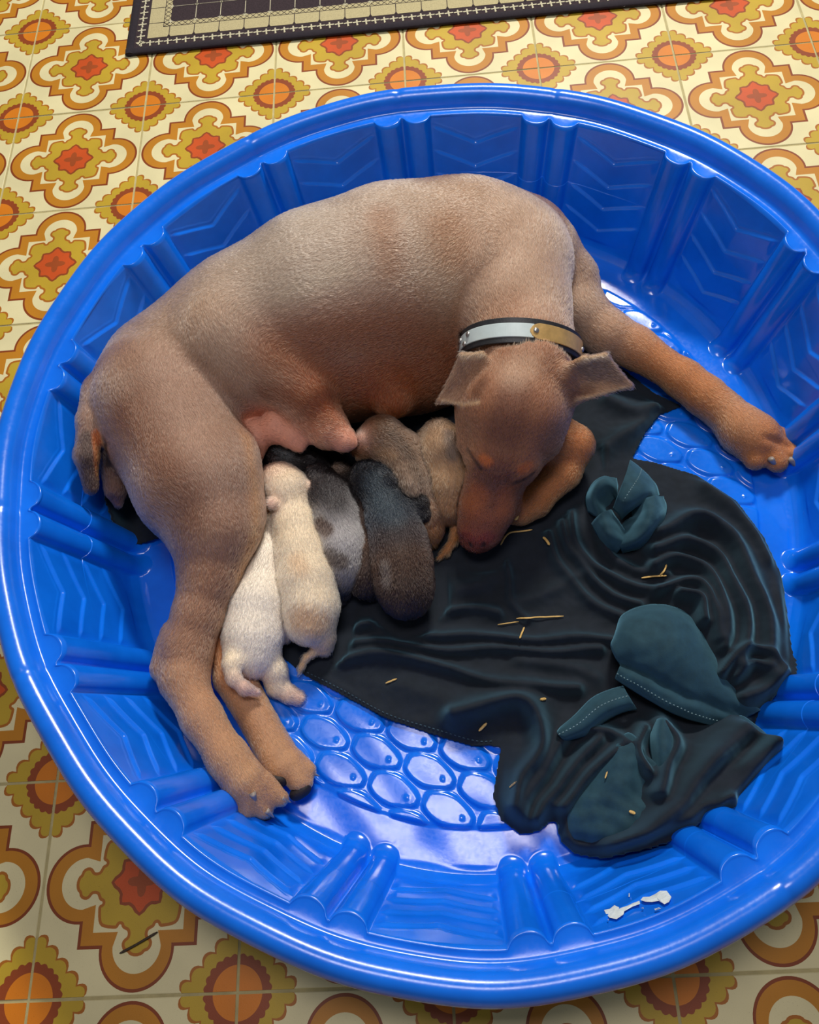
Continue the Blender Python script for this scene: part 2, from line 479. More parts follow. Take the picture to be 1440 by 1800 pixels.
class Body:
    def __init__(s, h, others=()): s.h = h; s.prims = []; s.others = others
    # points are (px, py, z[m]), radii in photograph pixels
    def cone(s, a, ra, b, rb, k=0.012, col=0, flow=1, op='u', cw=1.0):
        A, B = W(*a), W(*b); s.prims.append(('c', A, B, ra * S(*a), rb * S(*b), k, col, flow, op, cw)); return s
    def chain(s, pts, k=0.012, col=0, flow=1, cw=1.0):
        for p, q in zip(pts, pts[1:]): s.cone(p[:3], p[3], q[:3], q[3], k, col if len(p) < 5 else p[4], flow, 'u', cw)
        return s
    def ball(s, a, r, k=0.012, col=0, op='u', cw=1.0): return s.cone(a, r, (a[0] + .01, a[1], a[2]), r * .999, k, col, 0, op, cw)
    def tri(s, a, b, c, r, k=0.004, col=0, flow=None):
        s.prims.append(('t', W(*a), W(*b), W(*c), r, k, col, flow, 'u', 1.0)); return s
    def ell(s, c, ax1, r1, r2, r3, k=0.012, col=0, op='u', flow=1):
        """ellipsoid: long axis towards world point ax1 (px,py,z), radii in metres (long, side, up)"""
        C = W(*c); u = W(*ax1) - C; u /= np.linalg.norm(u); w = np.array([0, 0, 1.0]); v = np.cross(w, u); v /= np.linalg.norm(v); w = np.cross(u, v)
        s.prims.append(('e', C, np.stack([u, v, w]), np.array([r1, r2, r3]), k, col, flow, op, 1.0)); return s

    @staticmethod
    def d_cone(p, a, b, r1, r2):
        ba = b - a; l2 = ba @ ba; rr = r1 - r2; a2 = l2 - rr * rr
        if a2 <= 0: return np.sqrt(((p - (a if r1 > r2 else b)) ** 2).sum(-1)) - max(r1, r2)
        il2 = 1.0 / l2; pa = p - a; y = pa @ ba; z = y - l2
        t = pa * l2 - y[..., None] * ba; x2 = (t * t).sum(-1); y2 = y * y * l2; z2 = z * z * l2
        k = np.sign(rr) * rr * rr * x2
        d = (np.sqrt(np.maximum(x2 * a2 * il2, 0)) + y * rr) * il2 - r1
        m1 = np.sign(z) * a2 * z2 > k; m2 = np.sign(y) * a2 * y2 < k
        d = np.where(m2, np.sqrt(x2 + y2) * il2 - r1, d)
        return np.where(m1, np.sqrt(x2 + z2) * il2 - r2, d)
    @staticmethod
    def d_tri(p, a, b, c):
        ba, pa, cb, pb, ac, pc = b - a, p - a, c - b, p - b, a - c, p - c
        n = np.cross(ba, ac)
        def seg(e, q): return ((e * np.clip((q @ e) / (e @ e), 0, 1)[..., None] - q) ** 2).sum(-1)
        ins = np.sign(pa @ np.cross(ba, n)) + np.sign(pb @ np.cross(cb, n)) + np.sign(pc @ np.cross(ac, n)) < 2.0
        return np.sqrt(np.where(ins, np.minimum(np.minimum(seg(ba, pa), seg(cb, pb)), seg(ac, pc)), (pa @ n) ** 2 / (n @ n)))
    def dist(s, q, p):
        if q[0] == 'c': return s.d_cone(p, q[1], q[2], q[3], q[4])
        if q[0] == 't': return s.d_tri(p, q[1], q[2], q[3]) - q[4]
        l = (p - q[1]) @ q[2].T; k0 = np.sqrt(((l / q[3]) ** 2).sum(-1)); k1 = np.sqrt(((l / q[3] ** 2) ** 2).sum(-1))
        return k0 * (k0 - 1) / np.maximum(k1, 1e-6)
    def box(s, q):
        if q[0] == 'c': c = np.stack([q[1] - q[3], q[1] + q[3], q[2] - q[4], q[2] + q[4]])
        elif q[0] == 't': c = np.stack([q[i] + e * q[4] for i in (1, 2, 3) for e in (-1, 1)])
        else: m = q[3].max(); c = np.stack([q[1] - m, q[1] + m])
        return c.min(0), c.max(0)
    def build(s):
        h = s.h; bx = [s.box(q) for q in s.prims if q[-2] == 'u']
        lo = np.min([b[0] for b in bx], 0) - 4 * h; hi = np.max([b[1] for b in bx], 0) + 4 * h
        n = np.ceil((hi - lo) / h).astype(int) + 1
        g = np.full(n, 4 * h, np.float32)
        for q in s.prims:
            k = q[-5]; b0, b1 = s.box(q); m = k + 4 * h
            i0 = np.clip(np.floor((b0 - m - lo) / h).astype(int), 0, n - 1); i1 = np.clip(np.ceil((b1 + m - lo) / h).astype(int) + 1, 1, n)
            if (i1 <= i0).any(): continue
            ax = [lo[i] + h * np.arange(i0[i], i1[i]) for i in range(3)]
            p = np.stack(np.meshgrid(*ax, indexing='ij'), -1)
            d = s.dist(q, p).astype(np.float32)
            sl = tuple(slice(i0[i], i1[i]) for i in range(3)); c = g[sl]
            if q[-2] == 'u':
                e = np.maximum(k - np.abs(c - d), 0) / k
                g[sl] = np.minimum(c, d) - e * e * k * 0.25
            else:
                e = np.maximum(k - np.abs(c + d), 0) / k
                g[sl] = np.maximum(c, -d) + e * e * k * 0.25
        ax = [lo[i] + h * np.arange(n[i]) for i in range(3)]
        XX, YY = np.meshgrid(ax[0], ax[1], indexing='ij')
        rest = np.where(inside(XX, YY, _out) | (poly_d(XX, YY, _out)[0] < .009), 0.0222, 0.0170)          # lies on the cloth, or on the bare pool floor
        g = np.maximum(g, (rest[:, :, None] - ax[2][None, None, :]).astype(np.float32))
        for b in s.others:                                             # soft bodies press against each other without merging
            i0 = [np.searchsorted(ax[i], b.lo[i]) for i in range(3)]; i1 = [np.searchsorted(ax[i], b.lo[i] + b.h * (b.g.shape[i] - 2)) for i in range(3)]
            if any(a >= c for a, c in zip(i0, i1)): continue
            t = [(ax[i][i0[i]:i1[i]] - b.lo[i]) / b.h for i in range(3)]; k0 = [np.floor(q).astype(int) for q in t]; fr = [(q - k).astype(np.float32) for q, k in zip(t, k0)]
            acc = 0
            for dx in (0, 1):
                for dy in (0, 1):
                    for dz in (0, 1):
                        wgt = (fr[0] if dx else 1 - fr[0])[:, None, None] * (fr[1] if dy else 1 - fr[1])[None, :, None] * (fr[2] if dz else 1 - fr[2])[None, None, :]
                        acc = acc + wgt * b.g[np.ix_(k0[0] + dx, k0[1] + dy, k0[2] + dz)]
            sl = tuple(slice(a, c) for a, c in zip(i0, i1)); g[sl] = np.maximum(g[sl], -acc + 0.0016)
        np.clip(g, -3 * h, 3 * h, out=g)
        s.g, s.lo = g, lo
        G = openvdb.FloatGrid(3 * h); G.copyFromArray(g, tolerance=0.0)
        G.transform = openvdb.createLinearTransform(voxelSize=h)
        v, f = G.convertToQuads(0.0)
        v = v + lo
        s.v, s.f = v, np.ascontiguousarray(f)
        return s
    def shade(s, palette, soft=0.006):
        """per-point coat colour and hair direction from the nearest bones"""
        v = s.v; n = len(v); ws = np.zeros(n); C = np.zeros((n, 3)); F = np.zeros((n, 3))
        for q in s.prims:
            if q[-2] != 'u': continue
            d = np.maximum(s.dist(q, v), -0.004)
            w = np.exp(-np.clip(d, 0, .2) / soft) * q[-1] + 1e-9; ws += w
            C += w[:, None] * np.array(palette[q[-4]])
            if q[0] == 'c': u = (q[2] - q[1]); L = np.linalg.norm(u); u = u / L * (q[-3] or 0) if L > 1e-4 else 0 * u
            elif q[0] == 'e': u = q[2][0] * (q[-3] or 0)
            else: u = np.zeros(3) if q[-3] is None else np.array(q[-3], float)
            F += w[:, None] * u
        s.C = C / ws[:, None]; s.F = F / ws[:, None]
        return s

def fur_mat(name, rough=0.42, radial=0.45, var=0.3):
    k = N(name); k.t.nodes.remove(k.b)
    a = k.n('ShaderNodeAttribute', attribute_name='coat').outputs['Color']
    rn = k.n('ShaderNodeHairInfo').outputs['Random']
    hs = k.n('ShaderNodeHueSaturation', {'Color': a, 'Value': k.n('ShaderNodeMapRange', {0: rn, 1: 0.0, 2: 1.0, 3: 1 - var, 4: 1 + var}).outputs[0]}).outputs[0]
    hb = k.n('ShaderNodeBsdfHairPrincipled', {'Color': hs, 'Roughness': rough, 'Radial Roughness': radial, 'IOR': 1.55}, model='CHIANG', parametrization='COLOR')
    k.t.links.new(hb.outputs[0], k.t.nodes['Material Output'].inputs[0])
    return k.m
def skin_mat(name, rough=0.55, sheen=0.35, bs=600, bd=0.0012, spec=0.4, tint=(1, .92, .85)):
    k = N(name); v = k.obj()
    a = k.n('ShaderNodeAttribute', attribute_name='coat').outputs['Color']
    n = k.noise(v, 260, 4, 0.7); n2 = k.noise(v, bs, 3, 0.6)
    hs = k.n('ShaderNodeHueSaturation', {'Color': a, 'Value': k.n('ShaderNodeMapRange', {0: n, 1: 0.25, 2: 0.75, 3: 0.82, 4: 1.15}).outputs[0]}).outputs[0]
    k.set(Base_Color=hs, Roughness=rough, Specular_IOR_Level=spec, Sheen_Weight=sheen, Sheen_Roughness=0.4, Sheen_Tint=(*tint, 1), Normal=k.bump(n2, 0.5, bd))
    return k.m

def smooth_mesh(v, f, it=2):
    n = len(v); e = np.concatenate([f[:, [0, 1]], f[:, [1, 2]], f[:, [2, 3]], f[:, [3, 0]]])
    for _ in range(it):
        a = np.zeros((n, 3)); c = np.zeros(n)
        np.add.at(a, e[:, 0], v[e[:, 1]]); np.add.at(a, e[:, 1], v[e[:, 0]]); np.add.at(c, e[:, 0], 1); np.add.at(c, e[:, 1], 1)
        v = v * 0.5 + 0.5 * a / np.maximum(c, 1)[:, None]
    return v

def vnormals(v, f):
    fn = np.cross(v[f[:, 2]] - v[f[:, 0]], v[f[:, 3]] - v[f[:, 1]])
    n = np.zeros_like(v)
    for k in range(4): np.add.at(n, f[:, k], fn)
    return n / (np.linalg.norm(n, axis=1)[:, None] + 1e-12), np.linalg.norm(fn, axis=1) * .5

def make_creature(name, body, palette, skin, fur, count, length, rad, seed=1, lift=0.32, paint=None, parent=None, soft=0.006, jitter=0.25, bare=None, lenf=None):
    body.build(); body.v = smooth_mesh(body.v, body.f, 2); body.shade(palette, soft)
    v, f = body.v, body.f
    nrm, fa = vnormals(v, f)
    if paint: paint(v, nrm, body.C, f)
    me = mesh(name, v, f)
    at = me.attributes.new('coat', 'FLOAT_COLOR', 'POINT')
    at.data.foreach_set('color', np.concatenate([body.C, np.ones((len(v), 1))], 1).astype(np.float32).ravel())
    o = link(name, me, skin, parent, True)
    if count:
        rg = np.random.default_rng(seed)
        fn = nrm[f].mean(1); w = fa * np.where(fn[:, 2] > -0.45, 1, 0)
        if bare is not None: w = w * bare(v[f].mean(1), body.C[f].mean(1))
        idx = rg.choice(len(f), count, p=w / w.sum())
        u, t = rg.random(count)[:, None], rg.random(count)[:, None]
        q = f[idx]
        bl = lambda A: (A[q[:, 0]] * (1 - u) + A[q[:, 1]] * u) * (1 - t) + (A[q[:, 3]] * (1 - u) + A[q[:, 2]] * u) * t
        p, nn, fl, cc = bl(v), bl(nrm), bl(body.F), bl(body.C)
        # tangential lay of the coat, with swirls
        lay = fl - (fl * nn).sum(1)[:, None] * nn
        sw = np.stack([np.sin(p[:, 1] * 60 + 3 * np.sin(p[:, 0] * 35)), np.sin(p[:, 0] * 55 + 2 * np.cos(p[:, 1] * 41)), np.sin(p[:, 0] * 47 - p[:, 1] * 39)], 1) * 0.22
        lay = lay + sw * np.linalg.norm(fl, axis=1)[:, None] + rg.normal(0, jitter * .4, (count, 3))
        lay -= (lay * nn).sum(1)[:, None] * nn
        lay /= np.linalg.norm(lay, axis=1)[:, None] + 1e-9
        L = length * rg.uniform(0.55, 1.2, (count, 1))
        if lenf is not None: L = L * lenf(p)[:, None]
        lf = lift * rg.uniform(0.5, 1.5, (count, 1))
        p0 = p - nn * 0.0004
        p1 = p + (lay * 0.5 + nn * lf * 0.7) * L
        p2 = p + (lay * 1.0 + nn * lf * 0.75) * L
        pts = np.stack([p0, p1, p2], 1).reshape(-1, 3).astype(np.float32)
        hc = bpy.data.hair_curves.new('fur')
        hc.add_curves([3] * count)
        hc.attributes['position'].data.foreach_set('vector', pts.ravel())
        ra = hc.attributes.get('radius') or hc.attributes.new('radius', 'FLOAT', 'POINT')
        ra.data.foreach_set('value', np.tile(np.array([rad, rad * .8, rad * .15], np.float32), count))
        ca = hc.attributes.new('coat', 'FLOAT_COLOR', 'CURVE')
        ca.data.foreach_set('color', np.concatenate([cc, np.ones((count, 1))], 1).astype(np.float32).ravel())
        hc.materials.append(fur)
        fo = bpy.data.objects.new('fur', hc); COL.objects.link(fo); fo.parent = o; fo['kind'] = 'stuff'
    return o

class Marker:
    """coat markings and painted shading: colour the skin within a 3-D distance of a curve that lies on it"""
    def __init__(s, v, f, C):
        from mathutils.bvhtree import BVHTree
        s.v, s.C = v, C; s.t = BVHTree.FromPolygons([tuple(p) for p in v.tolist()], f.tolist())
    def hit(s, px, py):
        d = Vector(W(px, py, 0) - CAM).normalized(); r = s.t.ray_cast(Vector(CAM), d)
        return None if r[0] is None else np.array(r[0])
    def line(s, pts, rad, col, k, soft):
        fine = []
        for a, b in zip(pts, pts[1:]): fine += [(a[0] + (b[0] - a[0]) * t / 6, a[1] + (b[1] - a[1]) * t / 6) for t in range(7)]
        H = [h for h in (s.hit(*p) for p in fine) if h is not None]
        if not H: return
        d = np.full(len(s.v), 9.0)
        for a, b in zip(H, H[1:] + [H[-1] + 1e-6]):
            if np.linalg.norm(b - a) > .05: b = a + 1e-6
            e = b - a; t = np.clip(((s.v - a) @ e) / (e @ e + 1e-12), 0, 1)
            d = np.minimum(d, np.linalg.norm(s.v - a - t[:, None] * e, axis=1))
        w = (k * sstep(rad + soft, rad - soft * .5, d))[:, None]
        s.C[:] = s.C * (1 - w) + np.array(col) * w

# ------------------------------------------------------------------ the mother dog
L_ = lambda r, g, b: srgb(r, g, b)
DOGC = {'coat': L_(170, 138, 114), 'back': L_(172, 152, 134), 'flank': L_(162, 108, 72), 'belly': L_(146, 78, 40), 'rump': L_(154, 120, 100), 'leg': L_(180, 132, 96), 'shank': L_(152, 110, 84), 'tan': L_(182, 114, 64),  # back greyed with painted lamp sheen; belly darkened to deepen that contrast
        'face': L_(146, 98, 70), 'muzzle': L_(152, 90, 58), 'nose': L_(146, 76, 62), 'ear': L_(166, 130, 102), 'pink': L_(220, 152, 126), 'dark': L_(84, 62, 54), 'paw': L_(188, 140, 100)}
BODIES = []
def collar_frame():
    Lp, Rp, Tp = W(816, 614, .148), W(1016, 622, .142), W(914, 583, .216)
    C = (Lp + Rp) / 2; U = (Rp - Lp) / 2; V = Tp - C
    n = np.cross(U, V); n /= np.linalg.norm(n)
    if n[1] < 0: n = -n
    return C, U, V, n, lambda a: C + U * math.cos(a) * 1.02 + V * math.sin(a) * (1.02 if math.sin(a) > 0 else .95)
def build_dog():
    b = Body(0.0024); BODIES.append(b)
    # trunk from chest back to the hips
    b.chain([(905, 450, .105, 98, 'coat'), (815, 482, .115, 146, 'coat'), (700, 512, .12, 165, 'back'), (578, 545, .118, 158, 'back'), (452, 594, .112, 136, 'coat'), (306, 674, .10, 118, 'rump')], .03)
    b.cone((740, 600, .085), 110, (545, 625, .09), 120, .03, 'belly', cw=3.0)
    b.cone((800, 560, .09), 110, (720, 620, .08), 90, .03, 'belly', cw=3.0)
    # upper thigh, shank, hock and hind foot lying uppermost
    b.chain([(285, 712, .118, 122, 'rump'), (345, 850, .122, 104, 'rump'), (376, 925, .112, 76, 'shank'), (368, 1010, .098, 48, 'shank'), (348, 1080, .088, 39, 'shank'), (328, 1140, .080, 40, 'shank'), (324, 1184, .076, 42, 'leg')], .014)
    b.chain([(400, 800, .115, 52, 'rump'), (404, 900, .105, 52, 'shank'), (378, 1000, .092, 30, 'shank')], .016)
    b.chain([(300, 1110, .086, 13, 'shank'), (286, 1174, .078, 20, 'shank')], .010)
    b.chain([(322, 1196, .080, 38, 'leg'), (355, 1262, .078, 34, 'leg'), (400, 1332, .074, 34, 'paw'), (430, 1372, .068, 38, 'paw')], .010)
    # its paw: four toes
    for a, r0, t, r1 in (((418, 1372, .068), 26, (412, 1396, .064), 20), ((434, 1386, .07), 26, (437, 1418, .062), 20), ((448, 1386, .068), 24, (464, 1420, .058), 19), ((460, 1376, .062), 22, (492, 1402, .052), 16)):
        b.cone(a, r0, t, r1, .004, 'paw')
    # lower hind leg
    b.chain([(430, 900, .05, 60, 'tan'), (412, 1040, .045, 46, 'tan'), (402, 1150, .042, 34, 'tan'), (410, 1190, .040, 34, 'leg'), (456, 1270, .036, 31, 'leg'), (486, 1325, .034, 34, 'paw'), (497, 1345, .034, 34, 'paw')], .003)
    for a, r0, t, r1 in (((480, 1336, .036), 24, (484, 1354, .036), 19), ((508, 1342, .036), 27, (528, 1372, .034), 23), ((512, 1336, .032), 22, (540, 1354, .030), 16)):
        b.cone(a, r0, t, r1, .003, 'paw')
    # stump of the tail and what lies under it
    b.chain([(176, 690, .150, 30, 'rump'), (160, 740, .150, 22, 'rump'), (152, 800, .140, 19, 'dark'), (160, 856, .120, 12, 'dark')], .008)
    b.chain([(192, 800, .110, 22, 'dark'), (204, 858, .088, 17, 'pink'), (208, 884, .076, 8, 'pink')], .008)
    # swollen teats
    b.chain([(444, 800, .085, 20, 'pink'), (452, 765, .098, 24, 'pink'), (484, 753, .106, 24, 'pink'), (514, 766, .104, 21, 'pink'), (526, 780, .100, 12, 'pink'), (529, 788, .098, 6, 'pink')], .008)
    b.chain([(545, 725, .105, 48, 'flank'), (575, 752, .108, 34, 'pink'), (606, 774, .106, 18, 'pink'), (620, 780, .105, 7, 'pink')], .010)
    b.chain([(650, 620, .12, 60, 'belly'), (690, 700, .10, 26, 'belly')], .03)
    # outstretched foreleg
    b.chain([(960, 450, .105, 56, 'coat'), (1004, 490, .085, 42, 'coat'), (1020, 548, .07, 42, 'coat'), (1068, 588, .06, 38, 'leg'), (1116, 611, .052, 33, 'tan'), (1203, 668, .042, 30, 'tan'), (1240, 697, .04, 31, 'tan'), (1272, 722, .038, 29, 'leg'), (1308, 758, .038, 38, 'tan'), (1330, 772, .036, 42, 'tan')], .014)
    for a, r0, t, r1 in (((1315, 775, .036), 26, (1328, 806, .034), 21), ((1335, 780, .038), 26, (1366, 812, .034), 19), ((1345, 775, .036), 26, (1388, 798, .032), 17), ((1340, 762, .034), 24, (1380, 770, .028), 15)):
        b.cone(a, r0, t, r1, .004, 'tan')
    # foreleg folded under the chin
    b.chain([(930, 740, .075, 50, 'tan'), (975, 775, .072, 42, 'tan'), (1008, 782, .066, 34, 'tan')], .012)
    b.chain([(1008, 785, .064, 33, 'tan'), (990, 830, .052, 29, 'tan'), (940, 880, .040, 27, 'tan'), (915, 895, .036, 24, 'tan'), (900, 905, .032, 15, 'tan')], .010)
    # toes parted by grooves
    for a, c in (((424, 1390, .094), (422, 1432, .072)), ((446, 1396, .094), (451, 1440, .068)), ((462, 1394, .086), (482, 1428, .060)), ((498, 1346, .072), (506, 1394, .044)), ((520, 1344, .064), (548, 1366, .044)),
                 ((1328, 782, .072), (1346, 826, .05)), ((1345, 780, .07), (1386, 814, .05)), ((1345, 768, .068), (1392, 784, .046))):
        b.cone(a, 5, c, 7, .005, 'paw', op='s')
    # hip, flank fold and shoulder blade
    b.cone((400, 590, .165), 70, (535, 690, .135), 40, .03, 'coat'); b.cone((318, 620, .150), 46, (262, 686, .150), 54, .03, 'rump')
    b.cone((778, 396, .155), 64, (850, 480, .165), 86, .02, 'coat')
    # shoulder and neck
    b.chain([(880, 470, .135, 122, 'coat'), (840, 450, .125, 110, 'coat')], .012, flow=1)
    b.chain([(914, 605, .150, 94, 'coat'), (900, 545, .148, 100, 'coat'), (882, 470, .14, 118, 'coat')], .010)
    # head
    b.chain([(838, 944, .052, 28, 'nose'), (846, 925, .062, 38, 'muzzle'), (858, 888, .082, 47, 'muzzle'), (870, 845, .104, 48, 'face'), (886, 795, .130, 66, 'face'), (902, 720, .152, 88, 'face'), (922, 650, .165, 76, 'face'), (918, 600, .155, 82, 'coat')], .010)
    b.cone((945, 770, .128), 42, (960, 715, .138), 46, .014, 'face')
    b.cone((838, 775, .130), 32, (842, 720, .142), 40, .012, 'face')
    b.cone((826, 895, .062), 22, (838, 860, .080), 24, .008, 'muzzle'); b.cone((892, 890, .062), 24, (898, 862, .080), 22, .008, 'muzzle')
    b.cone((856, 814, .142), 13, (848, 806, .142), 14, .010, 'tan'); b.cone((918, 824, .138), 13, (928, 818, .136), 14, .010, 'tan')
    # eye sockets with closed lids, nostrils
    b.cone((834, 822, .122), 10, (824, 798, .120), 9, .008, 'face', op='s'); b.ball((834, 806, .128), 14, .006, 'face')
    b.cone((905, 848, .116), 9, (930, 838, .110), 9, .008, 'face', op='s'); b.ball((918, 836, .122), 13, .006, 'face')
    b.cone((828, 962, .050), 4, (822, 952, .056), 4, .003, 'nose', op='s'); b.cone((850, 962, .050), 4, (857, 952, .056), 4, .003, 'nose', op='s')
    # ears
    e = 0.0028
    A, A2, B_, C_, D = (876, 650, .196), (848, 622, .208), (812, 624, .204), (774, 705, .158), (850, 712, .172); M = (832, 678, .172)
    for t in ((A, A2, M), (A2, B_, M), (B_, C_, M), (C_, D, M), (A, M, D)): b.tri(*t, e, .006, 'ear', (-.6, -.8, -.3))
    A, A2, B_, C_, D = (990, 646, .194), (1026, 630, .206), (1064, 625, .204), (1107, 678, .165), (1002, 708, .160); M = (1046, 668, .168)
    for t in ((A, A2, M), (A2, B_, M), (B_, C_, M), (C_, D, M), (A, M, D)): b.tri(*t, e, .006, 'ear', (.8, -.5, -.3))
    b.cone((868, 660, .186), 20, (856, 700, .172), 14, .012, 'face'); b.cone((985, 660, .184), 20, (996, 700, .158), 14, .012, 'face')
    # the collar presses a shallow channel into the neck
    C, U, V, nn_, pt = collar_frame()
    for k in range(72):
        a = -1.42 + (math.pi + 2.84) * k / 71; p = pt(a); q = (p - C); q = q / np.linalg.norm(q)
        b.prims.append(('c', p - nn_ * .0145 + q * .0014, p + nn_ * .0155 + q * .0014, .0044, .0044, .002, 'coat', 0, 's', 1.0))
    skin = skin_mat('dog_skin'); fur = fur_mat('dog_fur', 0.27, var=0.5)
    def paint(v, n, C, f):
        m = Marker(v, f, C)
        # darker mask down the middle of the face, tan cheeks and brows, lash lines of the closed eyes
        m.line([(905, 690), (885, 760), (872, 820), (866, 870)], .017, L_(96, 62, 50), .6, .014)
        m.line([(856, 812), (850, 808)], .0055, L_(188, 106, 54), .75, .004); m.line([(918, 826), (930, 820)], .0055, L_(188, 106, 54), .75, .004)
        m.line([(840, 870), (822, 890)], .012, L_(172, 98, 54), .6, .010); m.line([(895, 865), (890, 890)], .010, L_(172, 98, 54), .6, .010)
        m.line([(822, 790), (832, 806), (845, 824)], .0022, L_(40, 26, 24), .8, .002); m.line([(903, 850), (918, 845), (936, 834)], .0022, L_(40, 26, 24), .8, .002)
        m.line([(820, 948), (840, 960), (858, 946)], .008, L_(138, 66, 54), .9, .006)
        m.line([(826, 955), (829, 960)], .0022, L_(44, 24, 24), .9, .0015); m.line([(851, 955), (849, 960)], .0022, L_(44, 24, 24), .9, .0015)
        m.line([(838, 690), (846, 676)], .007, L_(104, 66, 46), .8, .008); m.line([(1008, 696), (1035, 688)], .006, L_(104, 66, 46), .7, .008)  # ear hollows: inner shading painted dark into the coat
        m.line([(814, 628), (848, 624)], .003, L_(206, 176, 142), .8, .004); m.line([(1022, 632), (1062, 628)], .003, L_(206, 176, 142), .8, .004); m.line([(780, 704), (812, 712), (842, 708)], .0016, L_(214, 180, 140), .8, .0025); m.line([(1012, 702), (1060, 692), (1100, 680)], .0016, L_(206, 170, 132), .8, .0025)
        m.line([(905, 655), (925, 640)], .014, L_(182, 150, 122), .5, .02)  # poll paler: lamplight painted into the coat
        # dark back of the thighs, brown saddle marks, tan inner leg
        m.line([(190, 820), (240, 900)], .020, L_(92, 66, 54), .85, .022); m.line([(225, 720), (300, 830), (330, 900)], .016, L_(116, 72, 50), .7, .028)
        m.line([(152, 770), (150, 850)], .008, L_(70, 54, 50), .9, .006); m.line([(170, 762), (172, 830)], .005, L_(180, 92, 38), .9, .003)
        m.line([(434, 770), (448, 860), (450, 930), (424, 1010)], .006, L_(190, 130, 78), .55, .016)
        m.line([(460, 690), (520, 700), (570, 730)], .010, L_(112, 66, 48), .7, .012)
        m.line([(500, 615), (600, 590), (700, 585), (760, 620)], .030, L_(142, 82, 48), .85, .050)
        m.line([(560, 690), (660, 690), (740, 690)], .030, L_(140, 72, 36), .85, .035)
        m.line([(672, 380), (690, 470)], .012, L_(146, 100, 70), .6, .020); m.line([(790, 400), (800, 440)], .020, L_(156, 112, 80), .6, .025); m.line([(900, 540), (850, 560)], .015, L_(152, 106, 76), .5, .025); m.line([(600, 480), (500, 520)], .004, L_(196, 178, 152), .3, .025)  # first mark shades the hollow behind the shoulder blade, last paints a highlight
        m.line([(184, 775), (190, 815)], .005, L_(30, 24, 24), .9, .004)
    spots = [(W(*c), r, k) for c, r, k in (((440, 1400, .04), .05, .4), ((515, 1360, .03), .05, .4), ((1350, 785, .03), .06, .45), ((860, 880, .08), .06, .4), ((900, 740, .15), .07, .6), ((400, 1280, .06), .07, .7), ((1150, 640, .05), .09, .7), ((960, 820, .06), .07, .7))]
    def lenf(p):
        f = np.ones(len(p))
        for c, r, k in spots: f = np.minimum(f, k + (1 - k) * sstep(r * .6, r * 1.3, np.linalg.norm(p - c, axis=1)))
        return f
    o = make_creature('dog', b, DOGC, skin, fur, 330000, 0.0062, 0.00024, 3, lift=.22, paint=paint, lenf=lenf, bare=lambda p, c: np.where(c[:, 0] > .58, .10, 1.0) * np.where(c[:, 0] < .03, 0, 1))
    tag(o, 'short-haired fawn brown mother dog lying curled on her side in the pool', 'dog')
    # claws and pads
    mc = plain('claw_horn', srgb(150, 140, 132), 0.35, 0.2, 200); mp = plain('pad_leather', srgb(34, 26, 26), 0.6, 0.2, 300, 0.0004, 700)
    def claw(base, tip, r, name='claw'):
        A, B = Vector(W(*base)), Vector(W(*tip)); d = (B - A); L = d.length; q = d.to_track_quat('Z', 'Y').to_matrix()
        v = []; nr = 7
        for i in range(nr):
            t = i / (nr - 1); rr = r * (1 - t ** 1.6) + .0002; bend = -0.18 * L * t * t
            for a in range(10):
                an = 2 * math.pi * a / 10
                p = A + q @ Vector((rr * math.cos(an) * .75, rr * math.sin(an), L * t)); v.append((p.x, p.y, p.z + bend))
        f = [tuple(map(int, x)) for x in grid_faces(nr, 10, True)] + [tuple(range(9, -1, -1)), tuple(range((nr - 1) * 10, nr * 10))]
        link('claw', mesh('claw', v, f), mc, o, True)
    for a, t, r in (((444, 1394, .084), (451, 1410, .074), .0046), ((468, 1424, .066), (482, 1438, .054), .0042), ((494, 1402, .058), (512, 1411, .047), .0042),
                    ((506, 1340, .050), (520, 1350, .043), .0042), ((540, 1356, .034), (562, 1364, .027), .0042), ((527, 1380, .034), (546, 1382, .026), .0036),
                    ((1355, 806, .050), (1368, 822, .036), .0042), ((1388, 806, .042), (1406, 826, .028), .004), ((1398, 798, .038), (1416, 818, .026), .004), ((1386, 768, .036), (1404, 776, .024), .0036)):
        claw(a, t, r)
    def pad(c, ax, r1, r2, r3):
        C = Vector(W(*c)); u = (Vector(W(*ax)) - C).normalized(); w = Vector((.1, -.75, .55)).normalized(); s_ = w.cross(u).normalized(); w = u.cross(s_)
        v = []; nu, nv = 9, 16
        for i in range(nu):
            th = math.pi * (i + .02) / (nu - .96)
            for j in range(nv):
                ph = 2 * math.pi * j / nv
                e = lambda x, p_: math.copysign(abs(x) ** p_, x)
                p = C + u * r1 * math.sin(th) * e(math.cos(ph), .8) + s_ * r2 * math.sin(th) * e(math.sin(ph), .8) + w * r3 * math.cos(th); v.append(p[:])
        f = [tuple(map(int, x)) for x in grid_faces(nu, nv, True)]
        link('paw_pad', mesh('paw_pad', v, f), mp, o, True)
    pad((486, 1371, .043), (500, 1374, .043), .0125, .0085, .007); pad((528, 1392, .036), (544, 1382, .038), .0135, .0080, .007); pad((462, 1434, .052), (480, 1434, .052), .011, .006, .005)
    return o
dog = build_dog()

